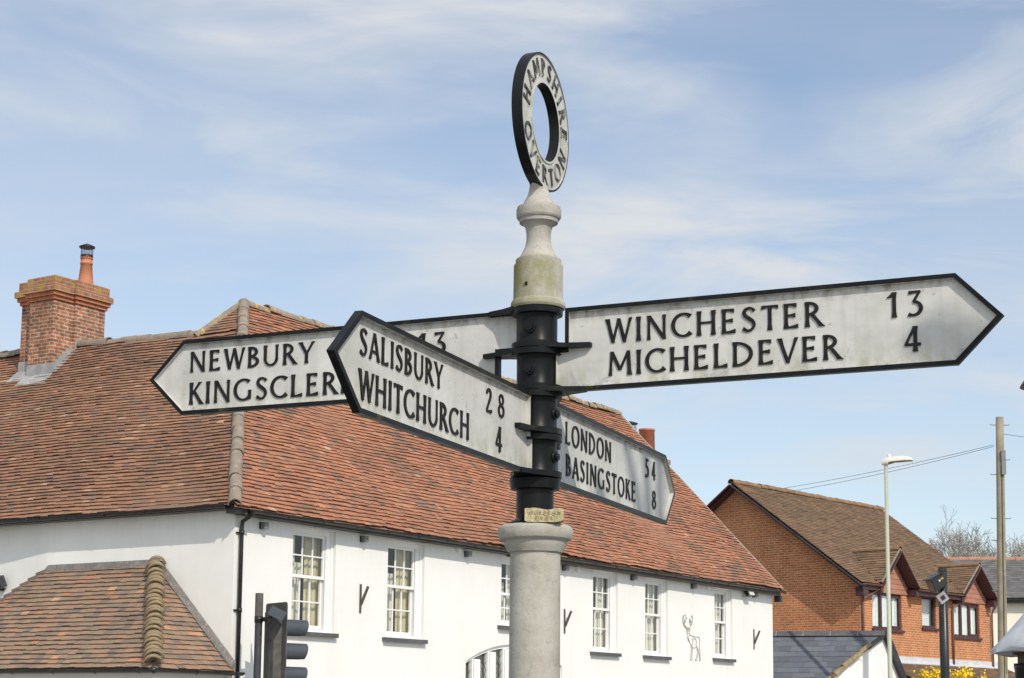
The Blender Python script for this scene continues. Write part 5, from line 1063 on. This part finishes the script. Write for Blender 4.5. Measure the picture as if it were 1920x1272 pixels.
for k in range(6): t = R(60 * k + 10); m.beam((.12 * math.cos(t), .12 * math.sin(t), 3.94), (.19 * math.cos(t), .19 * math.sin(t), 4.12), .022, .022)
m.build('lantern_cage', BLACK_G, ln)
m = MB(); m.lathe([(3.945, .115), (4.115, .175)], seg=18); m.build('lantern_glass', LAMPH, ln)

# ================================================================== BARE TREES, FORSYTHIA
def branches(seed, h, levels=6, spread=.62, r0=.20, lift=.35, nch=3, rmin=.016):
    rg = random.Random(seed); tr, cw = MB(), MB()
    def grow(p, d, ln, r, lev):
        n = 4; pts, rad = [p], [r]; dd = d.copy()
        for i in range(n):
            dd = (dd + Vector((rg.gauss(0, .13), rg.gauss(0, .13), rg.gauss(.02, .09)))).normalized(); p = p + dd * ln / n; pts.append(p); rad.append(max(rmin, r * (1 - .42 * (i + 1) / n)))
        (tr if lev == 0 else cw).tube(pts, rad, 7 if lev < 2 else (4 if lev < 4 else 3), cap=False)
        if lev >= levels: return
        k = nch + (1 if rg.random() < .5 else 0)
        for j in range(k):
            f = rg.uniform(.35, 1.0) if lev else rg.uniform(.55, 1.0); i = min(n - 1, int(f * n)); b = pts[i].lerp(pts[i + 1], f * n - i if f < 1 else 1)
            az = rg.uniform(0, 6.283); s1 = d.cross(Vector((.3, .2, 1))).normalized() if abs(d.z) < .98 else Vector((1, 0, 0)); s2 = d.cross(s1)
            nd = (d * rg.uniform(.6, 1) + (s1 * math.cos(az) + s2 * math.sin(az)) * rg.uniform(.5, 1) * spread * 1.5 + Vector((0, 0, lift * .35))).normalized()
            grow(b, nd, ln * rg.uniform(.58, .82), rad[min(i + 1, n)] * rg.uniform(.5, .72), lev + 1)
    grow(Vector((0, 0, 0)), Vector((0, 0, 1)), h * .30, r0, 0)
    return tr, cw
def bare_tree(loc, h, seed, rot, scale, label, src=None):
    t = empty('bare_tree', loc, rot, label, 'tree', 'leafless trees behind the brick house'); t.scale = (scale,) * 3
    if src:
        for ch_ in src.children: c = ch_.copy(); link(c); c.parent = t
    else:
        a, b = branches(seed, h, levels=7, rmin=.011); a.build('trunk', BARK, t); b.build('crown', BARK, t)
    return t
t1 = bare_tree((27.9, 104, 0), 15.7, 3, 0, 1.0, 'leafless tree left of the telegraph pole, rising behind the brick house roof')
t2 = bare_tree((30.6, 108, 0), 17.0, 8, 1.0, 1.0, 'leafless tree standing behind the telegraph pole')
t3 = bare_tree((32.6, 110, 0), 13.5, 8, 2.6, 1.12, 'leafless tree at the right edge, right of the telegraph pole', t2)
fo = empty('forsythia_bush', (12.95, 53.0, 0.02), 0, 'bright yellow flowering forsythia bush below the brick house', 'bush')
m = MB(); rs = random.Random(17); fm = MB()
for i in range(130):
    az = rs.uniform(0, 6.283); r_ = math.sqrt(rs.random()); tip = Vector((1.5 * r_ * math.cos(az), .8 * r_ * math.sin(az), 2.30 + .70 * (1 - r_ * r_) + rs.gauss(0, .13))); base = Vector((.25 * math.cos(az), .2 * math.sin(az), 0))
    pts = [base.lerp(tip, t / 6) + Vector((0, 0, .5 * math.sin(t / 6 * 3.14) * (1 - t / 6))) for t in range(7)]; m.tube(pts, [.02, .018, .015, .012, .01, .008, .005], 4, cap=False)
    for k in range(150):
        f = 1 - rs.random() ** 1.3 * .75; j = min(5, int(f * 6)); p = pts[j].lerp(pts[j + 1], f * 6 - j) + Vector((rs.gauss(0, .05), rs.gauss(0, .05), rs.gauss(0, .05)))
        u = Vector((rs.gauss(0, 1), rs.gauss(0, 1), rs.gauss(0, 1))).normalized(); v_ = u.cross(Vector((rs.gauss(0, 1), rs.gauss(0, 1), rs.gauss(0, 1)))).normalized(); s_ = rs.uniform(.028, .055)
        fm.face([p - u * s_, p + v_ * s_ * .6, p + u * s_, p - v_ * s_ * .6])
m.build('stems', BARK, fo); fm.build('flowers', YELLOW, fo)

# the street tree behind the camera that dapples the fingerpost with its shade
st_ = empty('street_tree', (6.1, -3.4, 0.12), 0.4, 'leafless street tree standing behind the viewpoint, shading the fingerpost', 'tree')
a, b = branches(21, 15.0, levels=4, r0=.22, nch=4, rmin=.045); a.build('trunk', BARK, st_); b.build('crown', BARK, st_)
